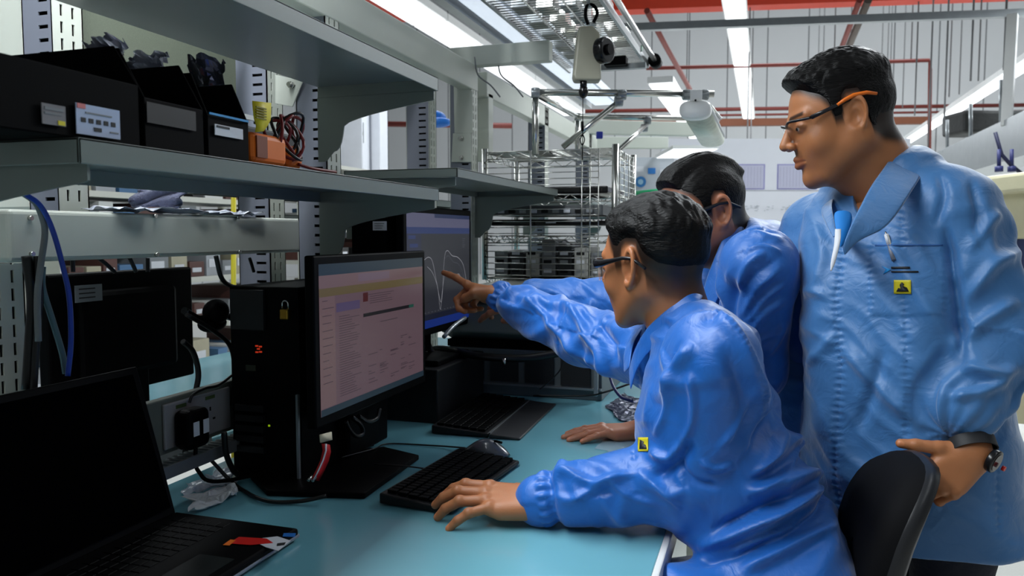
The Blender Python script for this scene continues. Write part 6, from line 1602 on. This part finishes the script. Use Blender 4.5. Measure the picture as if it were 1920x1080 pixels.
        o += fc*px_folds(uv, [([(1420, 700), (1395, 780), (1340, 850)], 7, 0.009), ([(1440, 720), (1430, 800), (1385, 880)], 7, -0.009), ([(1470, 760), (1440, 850), (1400, 900)], 7, 0.009), ([(1510, 800), (1470, 880), (1400, 930)], 6, 0.009), ([(1540, 860), (1500, 930), (1420, 985)], 7, 0.012), ([(1555, 900), (1530, 960), (1460, 1010)], 6, -0.010),
            ([(1260, 700), (1250, 770), (1225, 820)], 6, 0.008), ([(1290, 690), (1300, 780), (1270, 850)], 7, 0.008), ([(1310, 860), (1340, 880), (1380, 870)], 6, 0.009), ([(1260, 850), (1300, 900), (1360, 915)], 6, -0.008), ([(1215, 890), (1255, 930), (1280, 955)], 6, 0.007), ([(1140, 900), (1180, 930), (1240, 950)], 6, 0.006), ([(1350, 1050), (1430, 1010), (1520, 975)], 6, 0.008), ([(1290, 1060), (1380, 1040), (1470, 1000)], 7, -0.008)])
        o += fc*(px_seam(uv, V, [(1262, 625), (1300, 592), (1345, 598), (1392, 650), (1418, 730), (1425, 790)], 0.0022)+px_seam(uv, V, [(1345, 575), (1395, 580), (1425, 610)], 0.0014)+px_seam(uv, V, [(1200, 640), (1196, 720), (1186, 790), (1188, 860)], 0.0018))
        return o
    cm2 = cloth_mat('bright_blue_coat_cloth', (5, 96, 184), 0.50, 0.35, 0.8)
    lo, hi = bounds([SL, EL, WL, SR, ER, WR, TA, TB, W(1250, 1180, 1.3)], 0.22)
    co, CV, CQ = garment('lab_coat', coat, lo, hi, 0.0034, disp, cm2, p)
    bv = bvh_of(CV, CQ)
    near = [(W(1312, 533, 1.45), W(1322, 545, 1.50)), (W(1290, 540, 1.385), W(1316, 560, 1.37)), (W(1255, 575, 1.375), (W(1290, 600, 1.35))), (W(1215, 612, 1.40), W(1238, 640, 1.375)), (W(1192, 650, 1.43), W(1198, 688, 1.41)), (W(1180, 690, 1.45), W(1182, 735, 1.43))]
    MB().grid(ribbon(near)).build('collar', cm2, co, solid=0.004, subd=1)
    far = [(W(1312, 533, 1.45), W(1322, 540, 1.50)), (W(1270, 560, 1.53), W(1272, 566, 1.56)), (W(1220, 600, 1.52), W(1205, 610, 1.56)), (W(1190, 640, 1.50), W(1172, 655, 1.53)), (W(1180, 690, 1.46), W(1170, 700, 1.49))]
    MB().grid(ribbon(far)).build('collar', cm2, co, solid=0.004, subd=1)
    decal(bv, 1190, 796, 1216, 802, ink, 'printed_text', co, nx=3, ny=1)
    b = decal(bv, 1196, 820, 1215, 846, yellow, 'static_warning_badge', co, 0.002)
    if b: decal(bv, 1196, 820, 1215, 846, ink, 'hand_mark', b, 0.0032, shape=[(.2, .16), (.6, .30), (.54, .44), (.76, .54), (.88, .84), (.14, .84)])
    def t(P):
        hd_ = hairline(P, HL2); up = sst(P[:, 2], 0.035, 0.075); back = sst(-P[:, 0], 0.0, 0.08)
        low = sst(P[:, 2]+0.02, 0.0, 0.05)
        m_ = sst(hd_, -0.004, 0.034)
        fr = sst(P[:, 0], 0.02, 0.09)
        st = np.stack([P[:, 0]*45+P[:, 2]*20, P[:, 1]*190+P[:, 2]*30, P[:, 2]*60-P[:, 0]*40], 1).astype(np.float32)
        th = -0.004+m_*(0.0065+0.009*up+0.009*fr*up+0.002*back)
        return th+m_*(0.001+0.0022*up+0.003*fr*up)*noise(st, 1, 13)
    hair_piece(M, t, p, hairm, hl=HL2)
    eyes(M, p); glasses(M, p, frame_dark, frame_dark)
    kn = [W(1250, 1165, 1.25), W(1230, 1135, 1.50)]; kn = [Vector((k.x-0.05, k.y, 0.55)) for k in kn]
    hp = [Vector((hipL.x, hipL.y, 0.58)), Vector((hipR.x, hipR.y, 0.58))]
    an = [Vector((k.x-0.02, k.y, 0.09)) for k in kn]
    make_legs(None, hp, kn, an, p, f2)
    return p, bv
HL2 = [(-0.13, -0.022), (-0.085, -0.020), (-0.06, -0.012), (-0.035, 0.008), (-0.024, 0.034), (0.0, 0.036), (0.012, 0.030), (0.020, 0.018), (0.034, 0.022), (0.046, 0.040), (0.058, 0.055), (0.07, 0.066), (0.088, 0.080), (0.13, 0.10)]
def glasses(M, p, fm_, tipm):
    g = thing('safety_glasses', M @ Vector((0.09, 0, 0)), None, None); del_keys(g); reparent(g, p)
    for s in (1, -1):
        MB().tube([M @ Vector(q) for q in spline([(0.103, s*0.003, 0.010), (0.104, s*0.03, 0.015), (0.093, s*0.056, 0.014), (0.072, s*0.071, 0.010)], 6)], 0.0030).build('brow_bar', fm_, g)
        mb = MB()
        mb.tube([M @ Vector((x, s*y, z)) for x, y, z in ((0.076, 0.071, 0.006), (0.055, 0.077, 0.007), (0.030, 0.0815, 0.010), (0.000, 0.0845, 0.014), (-0.022, 0.085, 0.012), (-0.050, 0.084, -0.006))], [0.008, 0.0065, 0.0045, 0.0034, 0.0034, 0.003], 8)
        mb.build('temple', tipm, g)
        rows = []
        for i in range(9):
            a = i/8; x = 0.106-0.036*a**2.2; y = 0.004+0.066*a; zt = 0.013-0.002*a; zb = -0.026
            rows.append([M @ Vector((x, s*y, zt+(zb-zt)*k/4)) for k in range(5)])
        MB().grid(rows).build('lens', lensm, g, solid=0.0015)
    return g
P2, bv2 = man_seated()

# =============================== 3: man leaning between them
def man_leaning():
    L = lambda x, y, z: camvec(x, y, z)
    skin = skin_mat('skin_brown', (168, 108, 80))
    H = W(1316, 397, 1.78)
    M = frame(H, L(-0.90, -0.24, -0.22), L(-0.22, 1.0, -0.04))
    NB = W(1398, 492, 1.82)
    f3 = L(-0.93, -0.25, -0.10); s3 = L(0.12, 0, -0.99)
    SL, EL, WL = W(1425, 502, 1.64), W(1408, 690, 1.70), W(1215, 812, 1.86)
    SR, ER, WR = W(1350, 545, 1.96), W(1165, 572, 2.05), W(1000, 552, 2.14)
    TA, TB = W(1402, 440, 1.84), W(1600, 830, 1.92)
    p = thing('person', (TB.x, TB.y, 0), 'person in blue lab coat with side-parted hair leaning between the other two men', 'person', 'technicians in blue lab coats')
    hd = head_piece(M, NB, full=0.004, res=0.0027, neckr=0.058, beard=0.8, hl=HL)
    tip = W(1135, 832, 1.88)
    HFL = hand_frame(Vector((WL.x, WL.y, ZT+0.020)), L(-0.98, 0, -0.06), L(0, 1, -0.03), False)
    HFL.translation = Vector((0, 0, ZT+0.024))+Vector((1, 1, 0))*0+Vector(((onZ(1195, 822, ZT).x), onZ(1195, 822, ZT).y, 0))
    WL = HFL.translation.copy()
    hl = hand_piece(HFL, False, [(8, 6, 4), (8, 6, 4), (8, 6, 4), (8, 6, 4)], (5, 1, -4, -12),
                    thumb=((0.045, 0.046, -0.012), (0.070, 0.066, -0.014), (0.092, 0.076, -0.016)), arm=Vector(WL)+L(0.08, 0.05, -0.03), res=0.0018)
    HFR = hand_frame(WR+L(0.0, -0.005, 0), L(-0.93, -0.16, 0.25), L(-0.05, 0.55, -0.8), True)
    hr = hand_piece(HFR, True, [(12, 18, 12), (30, 35, 20), (38, 40, 25), (42, 42, 25)], (5, 0, -3, -7),
                    thumb=((0.045, 0.045, -0.012), (0.075, 0.052, -0.022), (0.095, 0.048, -0.028)), arm=(ER*0.3+WR*0.7), res=0.002)
    def core(P):
        d = loft(P, TA+Vector((0, 0, -0.03)), TB, s3, f3, [(0, .06, .05, 0, 0), (.15, .15, .08, 0, 0), (.5, .15, .09, 0, 0), (1, .15, .11, 0, 0)])
        d = smin(d, chain(P, [SL, EL, WL+L(0.05, 0.03, 0)], [.045, .038, .027]), 0.02); d = smin(d, chain(P, [SR, ER, WR], [.045, .038, .027]), 0.02)
        return d
    lo, hi = bounds([SL, EL, WL, SR, ER, WR, TA, TB], 0.15)
    V, Q = sdf_mesh(core, lo, hi, 0.012)
    V, Q, C = join([hd, hl, hr, (V, Q, np.ones((len(V), 3)))])
    np_obj('body', V, Q, skin, p, C)
    limbL = [SL, EL, WL+L(0.045, 0.018, 0)]; limbR = [SR, ER, WR]
    def coat(P):
        d = loft(P, TA+L(0.0, 0.01, 0), TB, s3, f3,
                 [(0, .075, .065, 0, 0), (.06, .13, .085, 0, 0), (.14, .18, .105, 0, -.005), (.25, .20, .12, 0, 0), (.6, .195, .13, 0, .0), (1, .21, .14, 0, 0)], 2.3, 0.02)
        d = smin(d, rc(P, W(1405, 452, 1.80), SL, 0.05, 0.068), 0.05)
        d = smin(d, rc(P, W(1385, 470, 1.90), SR, 0.05, 0.066), 0.05)
        d = smin(d, chain(P, limbL, [.078, .072, .045], 0.03), 0.025)
        d = smin(d, chain(P, limbR, [.072, .072, .043], 0.03), 0.025)
        cut = rc(P, NB+L(-0.02, -0.01, 0.0), H+L(0.03, -0.02, 0), 0.058, 0.066)
        vv = rc(P, NB+L(-0.03, -0.01, 0.0), W(1315, 600, 1.74), 0.05, 0.015)
        return smax(d, -smin(cut, vv, 0.015), 0.006)
    def disp(V, N):
        T, PH_, D = limb_coords(V, limbL); inL = 1-sst(D, 0.085, 0.10)
        T2, PH2, D2 = limb_coords(V, limbR); inR = 1-sst(D2, 0.082, 0.095)
        tors = 1-np.maximum(inL, inR); LT2 = sum(((limbR[i+1]-limbR[i]).length for i in range(2)))
        LC = np.stack([T, PH_*0.05, PH_*0], 1); LC2 = np.stack([T2, PH2*0.05, PH2*0], 1)
        o = tors*(0.010*fold(V, (0.5, 0.4, 0.7), 8, 0.9, 2.5, 31)+0.006*fold(V, (-0.6, 0.2, 0.8), 12, 0.9, 3, 32))
        o += inL*(0.015*fold(LC, (1, 0.9, 0), 11, 0.9, 7, 34)+0.008*fold(LC, (0.4, -1, 0), 14, 0.8, 8, 36))+inR*(0.014*fold(LC2, (0.8, 1, 0), 11, 0.8, 7, 35)+0.008*fold(LC2, (1, -0.6, 0), 16, 0.8, 7, 37))
        o += inR*cuff_gather(T2, PH2, LT2, 0.022, 0.0026, 15)
        uv = np.array([proj(v)[:2] for v in V]); fc = sst(-(N@np.array(FW)), 0.08, 0.38)
        o += fc*px_folds(uv, [([(1390, 430), (1430, 440), (1475, 450)], 6, 0.007), ([(1385, 560), (1400, 500), (1440, 470)], 8, 0.012), ([(1390, 600), (1420, 540), (1470, 500)], 7, 0.010), ([(1400, 640), (1430, 590), (1475, 560)], 8, 0.010), ([(1430, 670), (1455, 640), (1475, 600)], 8, 0.010), ([(1380, 520), (1370, 580), (1385, 640)], 9, -0.012), ([(1395, 470), (1430, 462), (1470, 475)], 5, 0.007), ([(1375, 560), (1410, 520), (1465, 480)], 5, -0.007), ([(1390, 620), (1435, 560), (1475, 530)], 5, 0.008), ([(1395, 680), (1420, 640), (1470, 620)], 5, 0.007), ([(1340, 600), (1345, 550), (1370, 500)], 6, 0.007), ([(1010, 535), (1060, 560), (1110, 600)], 6, 0.006), ([(1040, 515), (1090, 530), (1125, 560)], 6, 0.006)])
        o += fc*px_seam(uv, V, [(1385, 478), (1412, 460), (1440, 452)], 0.0018, 4)
        return o
    cm3 = cloth_mat('mid_blue_coat_cloth', (34, 100, 180), 0.50, 0.4, 0.6)
    lo, hi = bounds([SL, EL, WL, SR, ER, WR, TA, TB], 0.22)
    co, CV, CQ = garment('lab_coat', coat, lo, hi, 0.0048, disp, cm3, p)
    near = [(W(1386, 392, 1.90), W(1396, 402, 1.93)), (W(1380, 398, 1.78), W(1398, 420, 1.77)), (W(1362, 430, 1.735), W(1385, 470, 1.71)), (W(1340, 480, 1.72), W(1362, 530, 1.69)), (W(1322, 530, 1.73), W(1338, 580, 1.70)), (W(1312, 580, 1.74), W(1318, 620, 1.72))]
    MB().grid(ribbon(near)).build('collar', cm3, co, solid=0.004, subd=1)
    def t(P):
        hd_ = hairline(P, HL); up = sst(P[:, 2]-0.35*P[:, 1]*1.0, 0.030, 0.036)*1.0
        part = sst(P[:, 2]+0.0*P[:, 0], 0.066, 0.072)          # hard side parting high on the near side
        left = sst(P[:, 1], 0.030, 0.034)
        topm = np.where(P[:, 1] > 0.0, sst(0.046-P[:, 1], -0.004, 0.010)*sst(P[:, 2], 0.05, 0.07), sst(P[:, 2], 0.03, 0.07))
        m_ = sst(hd_, 0.0, 0.015)
        fr = sst(P[:, 0], 0.0, 0.08)
        st = np.stack([P[:, 0]*30, P[:, 1]*230, P[:, 2]*90], 1).astype(np.float32)
        groove = np.exp(-((P[:, 1]-0.047)/0.0022)**2)*sst(P[:, 2], 0.05, 0.06)*sst(P[:, 0], -0.06, -0.02)
        th = -0.004+m_*(0.0052+0.010*topm+0.006*fr*topm)-0.002*groove*m_
        return th+m_*(0.0008+0.0016*topm)*noise(st, 1, 23)
    hair_piece(M, t, p, hairm)
    eyes(M, p); glasses(M, p, frame_dark, frame_dark)
    hp = [Vector((TB.x-0.02, TB.y-0.09, 0.80)), Vector((TB.x-0.02, TB.y+0.09, 0.80))]
    kn = [Vector((h.x+0.03, h.y, 0.46)) for h in hp]; an = [Vector((h.x+0.08, h.y, 0.09)) for h in hp]
    make_legs(None, hp, kn, an, p, f3)
    return p
P3 = man_leaning()
